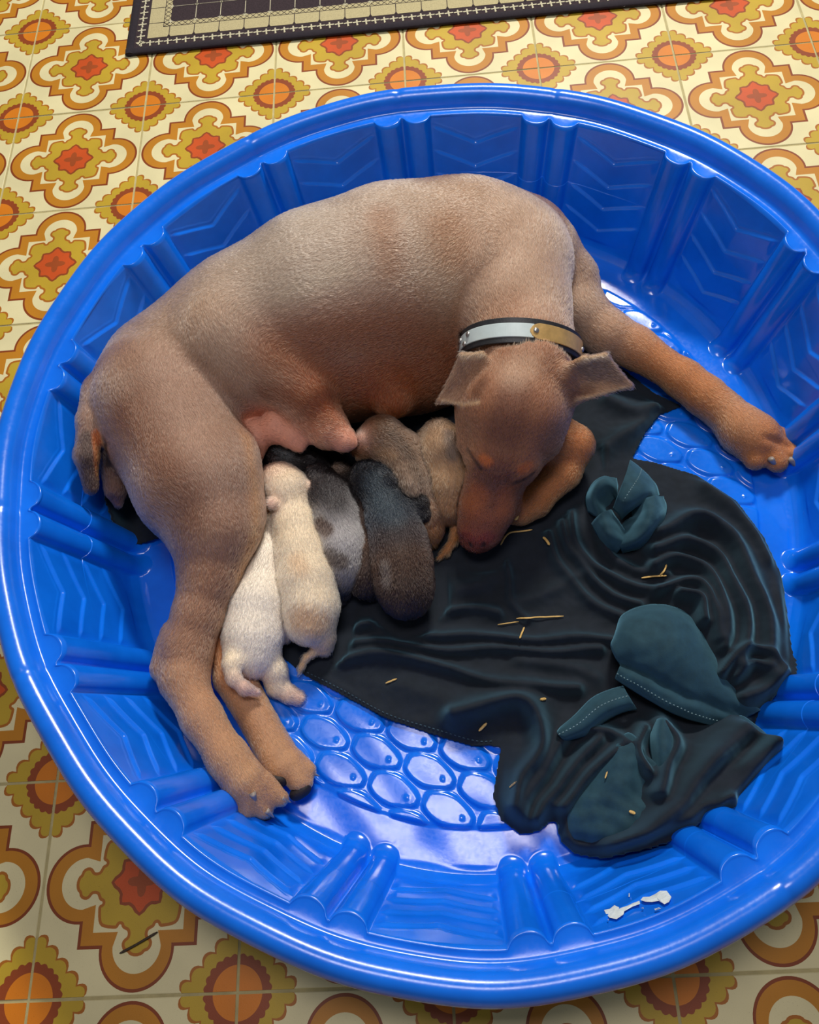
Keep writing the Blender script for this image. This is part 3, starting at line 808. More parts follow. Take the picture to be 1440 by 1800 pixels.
# ------------------------------------------------------------------ the puppies
PUPC = {'cream': L_(232, 212, 182), 'white': L_(238, 226, 208), 'buff': L_(214, 178, 138), 'pink': L_(218, 176, 160), 'black': L_(22, 20, 23), 'silver': L_(168, 164, 164), 'sable': L_(116, 92, 74),
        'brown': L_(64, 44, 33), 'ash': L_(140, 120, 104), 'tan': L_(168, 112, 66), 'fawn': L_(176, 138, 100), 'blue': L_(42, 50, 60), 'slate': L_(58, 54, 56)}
def puppy(label, spec, n=16000, fl=.0055, seed=1, ears=(), marks=(), lift=.4, cuts=()):
    b = Body(0.0016, list(BODIES))
    for k, pts in spec: b.chain(pts, k, soft_col(pts))
    for a, ra, c, rb in cuts: b.cone(a, ra, c, rb, .006, 'cream', op='s')
    for e in ears:                      # small folded ears: flattened drops
        b.ell(e[0], e[1], e[2], e[3], e[4], .003, e[5])
    skin = skin_mat('puppy_skin', .6, .3, 700, .0008); fur = fur_mat('puppy_fur', .26, var=.45)
    def paint(v, nn, C, f):
        m = Marker(v, f, C)
        for a in marks: m.line(*a)
    o = make_creature('puppy', b, PUPC, skin, fur, n, fl, .00026, seed, lift=lift, paint=paint, soft=.005)
    BODIES.append(b)
    tag(o, label, 'puppy', 'newborn puppies nursing in a row')
    return o
def soft_col(p): return p[0][4] if len(p[0]) > 4 else 'cream'
cr, wh, bu, pk, bk, si, br, ash, tn, fw, bl = 'cream', 'white', 'buff', 'pink', 'black', 'silver', 'brown', 'ash', 'tan', 'fawn', 'blue'
puppy('cream puppy nearest the mother\'s hind legs, stretched out with splayed back legs', [
    (.014, [(464, 880, .050, 26, wh), (466, 925, .050, 30, wh), (458, 990, .056, 40, wh), (449, 1060, .060, 49, wh), (444, 1115, .058, 46, wh), (440, 1150, .054, 42, cr)]),
    (.008, [(424, 1146, .062, 24, cr), (407, 1168, .080, 12, cr), (411, 1192, .080, 9, pk), (430, 1210, .074, 8, pk), (452, 1218, .064, 6, pk)]),
    (.008, [(462, 1150, .048, 26, cr), (482, 1180, .040, 19, cr), (488, 1206, .030, 16, cr), (508, 1220, .025, 12, pk), (528, 1228, .022, 9, pk)]),
    (.004, [(508, 1220, .025, 9, pk), (526, 1221, .021, 6, pk)]), (.004, [(508, 1222, .024, 9, pk), (524, 1233, .020, 6, pk)]),
    (.006, [(440, 1166, .05, 12, cr), (444, 1190, .036, 7, tn), (452, 1212, .028, 4, tn)]),
    (.006, [(470, 915, .055, 10, wh), (476, 945, .045, 8, pk)])], 17000, .005, 11)
puppy('cream puppy with a thin curled tail between the other cream puppy and the grey one', [
    (.008, [(472, 832, .074, 11, pk), (480, 836, .078, 16, pk), (494, 846, .080, 29, cr), (506, 862, .080, 35, cr), (514, 898, .072, 32, cr), (520, 925, .070, 38, cr), (528, 970, .066, 45, cr), (538, 1020, .066, 49, cr), (546, 1065, .062, 47, cr), (544, 1092, .058, 42, bu)]),
    (.008, [(520, 1086, .052, 22, bu), (504, 1106, .044, 15, bu), (500, 1118, .036, 13, pk)]),
    (.008, [(560, 1094, .052, 26, bu), (567, 1120, .044, 18, bu), (569, 1138, .034, 15, pk)]),
    (.005, [(562, 1130, .040, 9, bu), (552, 1146, .036, 6, bu), (538, 1156, .033, 5, bu), (530, 1172, .030, 4, bu), (526, 1184, .028, 2.5, bu)]),
    (.006, [(490, 876, .070, 14, cr), (474, 886, .066, 10, pk), (470, 888, .064, 9, pk)])], 18000, .0055, 12,
    cuts=[((480, 890, .108), 5, (540, 872, .108), 5), ((492, 1012, .04), 8, (496, 1080, .05), 6)], ears=[((541, 854, .084), (552, 846, .08), .010, .0065, .005, pk), ((480, 884, .096), (470, 878, .096), .0085, .0080, .0065, pk)],
    marks=[([(520, 985), (528, 1000)], .008, L_(206, 166, 128), .5, .01), ([(530, 1090), (560, 1100)], .014, L_(196, 148, 104), .7, .014)])
puppy('black puppy\'s head peeping out between the thigh and the pink teat', [
    (.010, [(482, 790, .070, 12, bk), (494, 798, .070, 22, bk), (510, 806, .068, 26, bk), (545, 830, .045, 28, bk), (580, 850, .040, 28, bk)]),
    (.005, [(520, 812, .072, 12, bk), (538, 814, .076, 10, bk), (547, 812, .076, 7, 'slate')])], 6000, .005, 13,
    ears=[((484, 806, .086), (500, 808, .086), .006, .0035, .0025, 'slate')], marks=[([(488, 790), (505, 798)], .006, L_(70, 76, 80), .7, .006)])
puppy('grey puppy with silvery back and black hindquarters beside the cream puppies', [
    (.010, [(546, 838, .060, 20, bk), (560, 846, .066, 26, 'slate'), (576, 872, .068, 35, 'slate'), (590, 915, .066, 41, si), (603, 958, .064, 40, si), (603, 990, .058, 36, bk), (594, 1018, .048, 28, bk)]),
    (.006, [(590, 1010, .046, 20, bk), (600, 1040, .034, 12, bk), (598, 1055, .028, 9, 'slate')]),
    (.006, [(560, 836, .080, 12, 'slate'), (552, 830, .082, 10, 'ash')])], 14000, .006, 14,
    marks=[([(562, 918), (575, 930)], .008, L_(78, 58, 48), .85, .004), ([(575, 975), (600, 985)], .008, L_(62, 48, 42), .8, .006), ([(560, 850), (590, 880)], .014, L_(48, 44, 46), .8, .014)])
puppy('dark puppy half hidden between the grey puppy and the glossy black one', [
    (.010, [(596, 836, .050, 22, bk), (626, 860, .052, 28, bk), (642, 920, .054, 32, br), (652, 970, .054, 34, br), (648, 1005, .050, 30, bk), (640, 1030, .044, 20, bk)]),
    (.006, [(640, 1020, .04, 14, bk), (652, 1046, .03, 9, br)])], 9000, .0055, 15, ears=[((594, 822, .066), (602, 826, .064), .007, .005, .004, 'ash')])
puppy('big glossy black puppy with brown back lying in front on the dark cloth', [
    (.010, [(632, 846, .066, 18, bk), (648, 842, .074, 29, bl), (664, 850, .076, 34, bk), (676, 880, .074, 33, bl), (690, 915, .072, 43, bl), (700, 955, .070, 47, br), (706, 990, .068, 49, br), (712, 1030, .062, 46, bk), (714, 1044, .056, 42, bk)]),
    (.006, [(648, 866, .060, 14, bk), (628, 852, .064, 10, ash), (618, 846, .064, 8, ash)]),
    (.006, [(712, 895, .076, 22, bk), (736, 884, .078, 15, bk), (744, 904, .072, 12, bk)]),
    (.006, [(690, 1040, .05, 24, bk), (674, 1030, .038, 15, bk), (664, 1018, .032, 9, br)])], 18000, .0055, 16,
    cuts=[((650, 892, .11), 6, (700, 868, .112), 6), ((660, 985, .06), 8, (668, 960, .08), 6)], ears=[((686, 846, .098), (696, 858, .09), .011, .008, .005, bk)],
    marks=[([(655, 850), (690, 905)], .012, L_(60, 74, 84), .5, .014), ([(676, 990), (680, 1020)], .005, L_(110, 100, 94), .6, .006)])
puppy('brown brindle puppy suckling with its head against the pink teat', [
    (.010, [(630, 786, .084, 13, tn), (648, 782, .088, 22, br), (672, 772, .090, 35, 'sable'), (702, 800, .080, 40, 'sable'), (728, 850, .070, 40, ash), (744, 895, .058, 30, tn), (756, 930, .042, 18, tn), (762, 955, .030, 6, tn)]),
    (.006, [(716, 830, .092, 18, 'sable'), (724, 850, .094, 12, ash), (726, 862, .092, 10, ash)]),
    (.005, [(640, 790, .088, 9, br), (634, 800, .084, 6, tn)])], 15000, .0065, 17,
    ears=[((640, 770, .104), (634, 762, .10), .0095, .0075, .006, pk)],
    marks=[([(690, 760), (720, 800), (738, 840)], .006, L_(84, 70, 60), .6, .006), ([(660, 790), (690, 800)], .005, L_(150, 116, 84), .6, .005)])
puppy('tan puppy tucked between the brindle puppy and the mother\'s face', [
    (.012, [(772, 768, .080, 30, ash), (785, 800, .078, 44, fw), (790, 845, .068, 44, fw), (788, 880, .054, 34, tn), (792, 905, .040, 16, tn)]),
    (.006, [(750, 780, .080, 14, fw), (744, 768, .08, 10, fw)]),
    (.004, [(800, 925, .034, 8, tn), (798, 950, .030, 7, tn), (784, 970, .027, 6, tn), (770, 983, .024, 3, tn)])], 12000, .006, 18,
    marks=[([(790, 760), (795, 800)], .006, L_(88, 80, 78), .7, .008)])

# ------------------------------------------------------------------ dark cloth bunched over the pool floor
RIDGES = [  # crest line, height, width (m)
    ([(590, 1102), (663, 1099), (761, 1115), (892, 1122), (996, 1123), (1074, 1125)], .0085, .0042), ([(596, 1129), (696, 1132), (794, 1142), (892, 1143), (1055, 1144)], .0080, .0036),
    ([(590, 1160), (644, 1149), (715, 1158), (787, 1174), (866, 1194), (957, 1210), (1016, 1207)], .0095, .0048), ([(620, 1070), (670, 1073), (728, 1083), (813, 1070), (879, 1078)], .0075, .0045),
    ([(740, 1056), (790, 1040), (850, 1025)], .006, .010), ([(530, 1180), (600, 1212), (680, 1254), (760, 1281), (830, 1302)], .0022, .003),
    ([(800, 1256), (866, 1233), (918, 1230), (948, 1262), (952, 1305), (924, 1357), (906, 1420)], .019, .0075), ([(885, 955), (892, 1010), (900, 1057), (931, 1088)], .0050, .0030),
    ([(1003, 900), (1022, 972), (1068, 1011), (1140, 1037)], .010, .0042), ([(976, 897), (1009, 972), (1055, 1031), (1127, 1063)], .009, .0038), ([(950, 905), (985, 990), (1030, 1050), (1100, 1085)], .007, .0042),
    ([(1159, 935), (1238, 910), (1296, 965), (1329, 1037), (1349, 1116), (1355, 1190)], .020, .0085), ([(1153, 967), (1211, 952), (1264, 992), (1293, 1050), (1306, 1116), (1296, 1180)], .019, .0065),
    ([(1146, 994), (1192, 980), (1238, 1011), (1264, 1057), (1270, 1116), (1264, 1150)], .017, .0055), ([(1153, 1040), (1218, 1031), (1251, 1076), (1257, 1135)], .016, .005), ([(1190, 1050), (1225, 1060), (1235, 1100)], .018, .0045),
    ([(1260, 1190), (1300, 1150), (1345, 1150), (1372, 1180), (1360, 1215)], .020, .0050), ([(1290, 1200), (1320, 1175), (1345, 1180)], .016, .0042), ([(1305, 1235), (1345, 1215), (1385, 1180)], .018, .006),
    ([(1385, 1000), (1380, 1090), (1385, 1165)], .010, .008), ([(1240, 850), (1310, 910), (1350, 980)], .010, .009), ([(1060, 800), (1100, 760), (1150, 740)], .009, .008), ([(1070, 700), (1120, 720), (1170, 715)], .008, .007),
    ([(996, 1290), (957, 1350), (918, 1435)], .013, .0055), ([(1050, 1305), (983, 1377), (945, 1445)], .015, .0055), ([(1095, 1311), (1022, 1377), (990, 1420)], .017, .006), ([(1010, 1280), (1060, 1290), (1110, 1310)], .015, .005),
    ([(1130, 1280), (1120, 1320), (1135, 1360)], .020, .0045), ([(1160, 1270), (1180, 1310), (1165, 1360), (1150, 1400)], .024, .0070), ([(1296, 1290), (1240, 1350), (1190, 1415), (1140, 1460), (1080, 1490)], .030, .0105),
    ([(1345, 1305), (1290, 1350), (1240, 1400), (1200, 1450)], .020, .008), ([(1300, 1280), (1330, 1300), (1355, 1325)], .024, .006), ([(1235, 1430), (1262, 1412), (1285, 1430)], .014, .0045), ([(985, 1450), (1000, 1490), (1060, 1503), (1130, 1488)], .016, .008),
    ([(1060, 870), (1060, 960), (1100, 1000), (1170, 1010)], .009, .005), ([(1020, 1010), (960, 1040), (900, 1060)], .004, .006), ([(910, 1165), (1000, 1170), (1050, 1190)], .005, .006), ([(700, 1200), (760, 1225), (840, 1240)], .004, .008)]
MOUNDS = [((1250, 1080), .020, .085), ((1130, 1390), .026, .075), ((1180, 1160), .020, .06), ((1090, 890), .014, .05), ((1290, 1190), .014, .05), ((1230, 1340), .014, .05)]
def base_floor(x, y):
    th = np.arctan2(y - PC[1], x - PC[0]); r = np.hypot(x - PC[0], y - PC[1]) - pool_dr(th) * sstep(.25, .44, np.hypot(x - PC[0], y - PC[1]))
    a = np.clip((r - .426) / .022, 0, .93)
    return FZ + .022 * (1 - np.sqrt(1 - a * a)) + np.clip(r - .4465, 0, .012) * 2.9 + .0085
_rid = [(spline([W(a, b, .02 + h)[:2] for a, b in pts]), h * 1.85, w * 1.7) for pts, h, w in RIDGES]
_mnd = [(W(c[0], c[1], .03)[:2], h, r) for c, h, r in MOUNDS]
def footprint():
    """where a body presses the cloth flat"""
    g = .003; lo = _out.min(0) - .05; n = np.ceil((_out.max(0) + .05 - lo) / g).astype(int); F = np.zeros(n, bool)
    for b in BODIES:
        kz = int(max(2, (.062 - b.lo[2]) / b.h)); m = (b.g[:, :, :kz] < .002).any(2); i, j = np.nonzero(m)
        u = ((b.lo[0] + b.h * i - lo[0]) / g).astype(int); w = ((b.lo[1] + b.h * j - lo[1]) / g).astype(int); k = (u >= 1) & (w >= 1) & (u < n[0] - 1) & (w < n[1] - 1)
        F[u[k], w[k]] = True
    F = F.astype(float)
    for _ in range(4): F = np.maximum.reduce([F, np.roll(F, 1, 0), np.roll(F, -1, 0), np.roll(F, 1, 1), np.roll(F, -1, 1)])
    for _ in range(10): F = (F + np.roll(F, 1, 0) + np.roll(F, -1, 0) + np.roll(F, 1, 1) + np.roll(F, -1, 1)) / 5
    return F, lo, g
_FP = footprint()
def cloth_z(x, y):
    F, flo, fg = _FP
    u = np.clip(((x - flo[0]) / fg).astype(int), 0, F.shape[0] - 1); w_ = np.clip(((y - flo[1]) / fg).astype(int), 0, F.shape[1] - 1)
    press = sstep(.55, .04, F[u, w_])
    d, _, _ = poly_d(x, y, _out)
    acc = np.zeros(x.shape); neg = np.zeros(x.shape)
    wx = x + .0022 * np.sin(y * 62 + 2 * np.sin(x * 40)); wy = y + .0022 * np.sin(x * 55 + 2 * np.cos(y * 38))
    for p, h, w in _rid:
        lo, hi = p.min(0) - .06, p.max(0) + .06; k = (x > lo[0]) & (x < hi[0]) & (y > lo[1]) & (y < hi[1])
        if not k.any(): continue
        dd = poly_d(wx[k], wy[k], p, False)[0]
        acc[k] += (h * (1 + (dd / w) ** 2) ** -1.3) ** 2.6
    z = acc ** (1 / 2.6)
    for c, h, r in _mnd: z = z + h * np.exp(-((x - c[0]) ** 2 + (y - c[1]) ** 2) / (r * .62) ** 2)
    fine = .0006 * np.sin(x * 260 + 3 * np.sin(y * 130)) * np.sin(y * 240 + 2 * np.sin(x * 170)) + .0012 * np.sin(x * 77 + 2 * np.sin(y * 60)) * np.sin(y * 83)
    return base_floor(x, y) + (z + fine * .8) * sstep(-.001, .014, d) * press
def cz(px, py):
    z = .03
    for _ in range(6):
        p = W(px, py, z); z = float(cloth_z(np.array([p[0]]), np.array([p[1]]))[0])
    return z
def cloth_mat(name, c, sheen=.25):
    k = N(name); v = k.obj(); c = np.array(srgb(*c))
    n = k.noise(v, 14, 4); n2 = k.noise(v, 1400, 2, .6); n3 = k.noise(v, 60, 4, .6)
    k.set(Base_Color=k.ramp(n3, [(.3, tuple(c * .75)), (.7, tuple(c * 1.2))]), Roughness=.82, Specular_IOR_Level=.25, Sheen_Weight=sheen, Sheen_Roughness=.5, Sheen_Tint=(.28, .68, .9, 1), Normal=k.bump(n2, .35, .0006))
    return k.m
CM = cloth_mat('dark_jersey', (24, 29, 38), .35); CM2 = cloth_mat('jersey_inside_and_lit', (34, 64, 76), .4)  # teal serves the turned-out inside and folds lightened in colour as if lit
def build_cloth():
    g = .0021; lo = _out.min(0) - 2 * g; hi = _out.max(0) + 2 * g
    xs, ys = np.arange(lo[0], hi[0], g), np.arange(lo[1], hi[1], g)
    X, Y = np.meshgrid(xs, ys, indexing='ij')
    ins = inside(X, Y, _out)
    d, cx, cy = poly_d(X, Y, _out)
    keep = ins | (d < g * .72)
    X = np.where(d < g * .72, cx, X); Y = np.where(d < g * .72, cy, Y)
    Z = cloth_z(X, Y)
    f = grid_faces(*X.shape); k = keep.ravel()[f].all(1); f = f[k]
    used = np.unique(f); mp = np.full(X.size, -1); mp[used] = np.arange(len(used))
    v = np.stack([X, Y, Z], -1).reshape(-1, 3)[used]; f = np.ascontiguousarray(mp[f][:, ::-1])
    v = smooth_mesh(v, f, 2)
    me = mesh('cloth', v, f)
    o = link('cloth', me, CM, None, True)
    so = o.modifiers.new('thickness', 'SOLIDIFY'); so.thickness = .0022; so.offset = -1
    tag(o, 'crumpled black jersey cloth spread on the pool floor beside the dog', 'cloth')
    return o
cloth = build_cloth()

def net(name, rows, mat, parent, nu=8, th=.0016, crease=0.0, seed=0):
    """soft sheet through a grid of control points (px, py, z)"""
    R = np.array([[W(*c) for c in r] for r in rows])
    A = np.stack([spline(r, nu) for r in R]); B = np.stack([spline(A[:, j], nu) for j in range(A.shape[1])], 1)
    q = B.reshape(-1, 3)
    rg = np.random.default_rng(seed); 
    if crease: 
        s_ = np.sin(q[:, 0] * 170 + 4 * np.sin(q[:, 1] * 70 + seed)) * np.sin(q[:, 1] * 150 + 3 * np.sin(q[:, 0] * 60 + seed)); q[:, 2] += crease * s_
    o = link(name, mesh(name, q, grid_faces(B.shape[0], B.shape[1])), mat, parent, True)
    so = o.modifiers.new('thickness', 'SOLIDIFY'); so.thickness = th; so.offset = 0
    return o, B
fold1, FB = net('turned_over_fold', [
    [(1080, 1124, .030), (1096, 1080, .034), (1153, 1062, .036), (1212, 1078, .036), (1247, 1122, .036), (1292, 1202, .032), (1338, 1248, .024)],
    [(1074, 1132, .050), (1098, 1100, .066), (1153, 1082, .072), (1203, 1098, .070), (1238, 1145, .062), (1282, 1208, .048), (1334, 1250, .034)],
    [(1076, 1142, .056), (1112, 1128, .078), (1153, 1126, .084), (1190, 1142, .082), (1224, 1176, .072), (1270, 1220, .056), (1326, 1254, .038)],
    [(1082, 1156, .056), (1120, 1160, .072), (1154, 1172, .074), (1186, 1190, .070), (1220, 1212, .062), (1262, 1236, .050), (1316, 1259, .036)],
    [(1090, 1168, .052), (1124, 1182, .062), (1154, 1198, .060), (1186, 1216, .057), (1222, 1231, .054), (1262, 1247, .046), (1310, 1262, .036)],
    [(1087, 1178, .056), (1120, 1194, .066), (1150, 1210, .064), (1184, 1229, .061), (1221, 1246, .056), (1261, 1259, .047), (1306, 1266, .034)],
    [(1082, 1192, .048), (1113, 1212, .054), (1143, 1230, .053), (1180, 1250, .050), (1219, 1265, .046), (1259, 1274, .038), (1300, 1271, .028)],
    [(1090, 1194, .030), (1116, 1212, .032), (1146, 1230, .032), (1182, 1250, .030), (1220, 1264, .028), (1260, 1270, .026), (1298, 1268, .024)]], CM2, cloth, 7, crease=.0011, seed=2)
hemstrap, HB = net('hem', [
    [(984, 1280, .034), (1010, 1258, .040), (1040, 1228, .044), (1068, 1214, .046), (1096, 1206, .046)],
    [(980, 1288, .046), (1014, 1268, .052), (1046, 1240, .056), (1074, 1226, .056), (1102, 1218, .054)],
    [(988, 1298, .046), (1024, 1282, .052), (1056, 1256, .056), (1084, 1242, .056), (1112, 1234, .052)],
    [(996, 1302, .034), (1034, 1290, .036), (1066, 1266, .038), (1094, 1252, .038), (1120, 1246, .036)]], CM2, cloth, 6)
net('pouch_fold', [
    [(1090, 1300, .040), (1105, 1288, .050), (1122, 1300, .056), (1140, 1330, .060), (1170, 1350, .062), (1200, 1352, .056)],
    [(1062, 1330, .042), (1086, 1318, .058), (1108, 1330, .064), (1130, 1368, .058), (1168, 1372, .068), (1204, 1372, .058)],
    [(1030, 1372, .036), (1062, 1368, .056), (1094, 1380, .064), (1120, 1398, .056), (1160, 1400, .060), (1200, 1398, .052)],
    [(1000, 1410, .032), (1036, 1410, .054), (1070, 1424, .056), (1104, 1432, .062), (1146, 1430, .058), (1186, 1424, .046)],
    [(984, 1444, .026), (1016, 1452, .046), (1056, 1464, .052), (1096, 1466, .056), (1136, 1458, .052), (1170, 1448, .040)],
    [(982, 1462, .018), (1008, 1484, .026), (1052, 1494, .032), (1096, 1492, .036), (1134, 1480, .036), (1164, 1464, .030)]], CM2, cloth, 7, crease=.0022, seed=3)
net('crumpled_fold', [
    [(1034, 900, .026), (1030, 874, .030), (1042, 850, .034), (1062, 838, .036), (1084, 842, .032)],
    [(1046, 906, .046), (1042, 874, .058), (1052, 852, .066), (1068, 846, .064), (1086, 856, .050)],
    [(1058, 912, .052), (1056, 884, .050), (1064, 866, .056), (1074, 862, .054), (1086, 872, .046)],
    [(1066, 924, .034), (1070, 896, .034), (1076, 882, .036), (1082, 878, .034), (1090, 886, .030)]], CM2, cloth, 6, crease=.0016, seed=4)
net('crumpled_fold', [
    [(1040, 920, .028), (1052, 944, .030), (1066, 966, .028), (1082, 976, .024)],
    [(1050, 908, .052), (1062, 934, .058), (1076, 954, .052), (1090, 964, .040)],
    [(1062, 900, .058), (1074, 922, .062), (1088, 942, .056), (1100, 952, .044)],
    [(1074, 896, .036), (1086, 914, .040), (1098, 930, .038), (1110, 940, .034)]], CM2, cloth, 6, crease=.0018, seed=6)
net('crumpled_fold', [
    [(1166, 872, .028), (1172, 900, .030), (1158, 932, .030), (1128, 962, .028), (1094, 972, .024)],
    [(1152, 872, .058), (1158, 900, .066), (1142, 930, .066), (1116, 952, .058), (1090, 960, .044)],
    [(1136, 876, .062), (1140, 902, .072), (1126, 924, .066), (1108, 938, .054), (1088, 944, .040)],
    [(1122, 884, .046), (1124, 904, .050), (1114, 916, .044), (1102, 924, .036), (1088, 930, .032)],
    [(1110, 892, .030), (1112, 906, .032), (1106, 912, .030), (1098, 916, .028), (1090, 918, .026)]], CM2, cloth, 6, crease=.0016, seed=5)
knot, KB = net('folded_hem', [
    [(1108, 808, .034), (1132, 828, .040), (1152, 850, .040), (1160, 872, .034)],
    [(1104, 822, .062), (1126, 842, .070), (1140, 860, .066), (1142, 878, .052)],
    [(1096, 846, .074), (1112, 862, .080), (1120, 876, .074), (1120, 890, .058)],
    [(1086, 872, .072), (1098, 882, .076), (1104, 892, .068), (1104, 902, .052)],
    [(1078, 894, .048), (1086, 902, .050), (1090, 908, .046), (1092, 914, .038)]], CM2, cloth, 6, crease=.0012, seed=7)
net('corner_fold', [
    [(1288, 1268, .030), (1302, 1258, .040), (1322, 1270, .044), (1346, 1290, .042), (1366, 1318, .034)],
    [(1292, 1282, .046), (1308, 1276, .052), (1328, 1288, .054), (1350, 1304, .050), (1368, 1324, .038)],
    [(1294, 1300, .044), (1312, 1302, .048), (1330, 1312, .050), (1348, 1322, .046), (1362, 1332, .034)],
    [(1288, 1326, .032), (1308, 1332, .034), (1326, 1338, .034), (1340, 1342, .030), (1350, 1344, .024)]], CM2, cloth, 6)
net('rolled_fold', [
    [(1272, 1282, .034), (1232, 1330, .040), (1196, 1385, .042), (1150, 1436, .040), (1108, 1470, .034)],
    [(1286, 1284, .056), (1248, 1334, .064), (1208, 1394, .066), (1160, 1448, .060), (1112, 1482, .046)],
    [(1300, 1290, .058), (1262, 1344, .066), (1222, 1406, .068), (1172, 1460, .060), (1118, 1492, .044)],
    [(1310, 1302, .040), (1276, 1358, .044), (1238, 1418, .044), (1186, 1470, .038), (1126, 1498, .030)]], CM2, cloth, 7, crease=.0014, seed=8)
net('upright_fold', [
    [(1150, 1268, .040), (1142, 1300, .044), (1146, 1335, .048), (1150, 1362, .050)],
    [(1164, 1262, .062), (1160, 1296, .072), (1162, 1332, .074), (1160, 1360, .066)],
    [(1178, 1270, .060), (1182, 1302, .070), (1178, 1336, .072), (1170, 1364, .064)],
    [(1186, 1282, .038), (1192, 1312, .042), (1188, 1342, .044), (1178, 1368, .046)]], CM2, cloth, 6, crease=.001, seed=9)
def stitches(name, P, parent, mat):
    v = []; f = []
    for a, b in zip(P[:-1:2], P[1::2]):
        e = b - a; L = np.linalg.norm(e)
        if L < 1e-6: continue
        e /= L; s_ = np.cross(e, [0, 0, 1]); s_ /= np.linalg.norm(s_) + 1e-9; k = len(v); w = .0005
        for t in (0, .5, 1):
            c = a + (b - a) * t; h_ = .0012 + (.0006 if t == .5 else -.0004)
            for sx in (-1, 1): v.append(c + s_ * w * sx + [0, 0, h_])
        f += [(k, k + 1, k + 3, k + 2), (k + 2, k + 3, k + 5, k + 4)]
    o = link(name, mesh(name, v, f), mat, parent); o['kind'] = 'stuff'; return o
ST = plain('thread', srgb(120, 150, 156), .7)
def resample(P, step):
    d = np.r_[0, np.cumsum(np.linalg.norm(np.diff(P, axis=0), axis=1))]; t = np.arange(0, d[-1], step)
    return np.stack([np.interp(t, d, P[:, i]) for i in range(3)], 1)
stitches('stitching', resample(FB[38], .0022), fold1, ST)
stitches('stitching', resample(HB[8], .0022), hemstrap, ST); stitches('stitching', resample(KB[:, 5], .0022), knot, ST)
hp = np.array([(*W(a, b, .02)[:2], 0) for a, b in [tuple(p) for p in spline([(540, 1182), (600, 1212), (680, 1255), (760, 1281), (830, 1302), (872, 1303)], 12)]])
hp[:, 2] = cloth_z(hp[:, 0], hp[:, 1]) - .0004
stitches('stitching', resample(hp, .0026), cloth, plain('dark_thread', srgb(60, 84, 96), .7))

# ------------------------------------------------------------------ collar
def build_collar():
    root = empty('dog_collar', W(916, 620, .15))
    tag(root, 'dark leather collar with pale plate and brass nameplate around the mother dog\'s neck', 'collar')
    off = np.array(root.location)
    C, U, V, n, pt = collar_frame()
    def band(name, a0, a1, w0, w1, t, lift, mat, seg=60, rnd=0, closed=False):
        v = []; N_ = seg + 1
        for i in range(N_):
            a = a0 + (a1 - a0) * i / seg; p = pt(a); tn = pt(a + .01) - pt(a - .01); tn /= np.linalg.norm(tn); o_ = np.cross(n, tn); o_ /= np.linalg.norm(o_)
            if (p - C) @ o_ < 0: o_ = -o_
            e = min(i, seg - i) / seg; k = 1.0 if not rnd else min(1, math.sqrt(max(0.02, 1 - max(0, 1 - e / rnd) ** 2)))
            m = (w0 + w1) / 2; ww0, ww1 = m + (w0 - m) * k, m + (w1 - m) * k; b = .0006
            for (y, z) in ((ww0, 0), (ww0, t - b), (ww0 + b, t), (ww1 - b, t), (ww1, t - b), (ww1, 0)): v.append(p + n * y + o_ * (lift + z) - off)
        f = [tuple(map(int, q)) for q in grid_faces(N_, 6)]
        f += [tuple(range(6)), tuple((N_ - 1) * 6 + q for q in range(5, -1, -1))]
        return link(name, mesh(name, v, f), mat, root, False)
    lea = plain('collar_leather', srgb(40, 42, 46), .5, .25, 120, .0004, 500)
    band('strap', -1.35, math.pi + 1.35, -.0145, .0155, .003, 0, lea, 110)
    band('pale_band', 1.36, math.pi + .15, -.0078, .0088, .0012, .003, plain('pale_plate', srgb(206, 222, 222), .4, .08, 60), 50)
    band('brass_nameplate', .10, 1.42, -.0092, .0102, .0014, .0034, plain('brass', srgb(214, 176, 112), .36, .15, 90, .0003, 260, Metallic=.35), 36, .14)
    mr = plain('rivet_metal', srgb(196, 196, 192), .3, .1, 50, Metallic=.9)
    for a, y in ((1.33, .001), (.22, .0), (2.52, .004), (2.62, -.006), (2.84, .003)):
        p = pt(a); tn = pt(a + .01) - pt(a - .01); tn /= np.linalg.norm(tn); o_ = np.cross(n, tn); o_ /= np.linalg.norm(o_)
        if (p - C) @ o_ < 0: o_ = -o_
        v = []
        for r_, h_ in ((.0034, .0045), (.0033, .0058), (.0022, .0066), (.0004, .0069)):
            for k in range(12): v.append(p + n * (y + r_ * math.sin(k * math.pi / 6)) + tn * r_ * math.cos(k * math.pi / 6) + o_ * h_ - off)
        f = [tuple(map(int, q)) for q in grid_faces(4, 12, True)] + [tuple(range(36, 48))]
        link('rivet', mesh('rivet', v, f), mr, root, True)
build_collar()

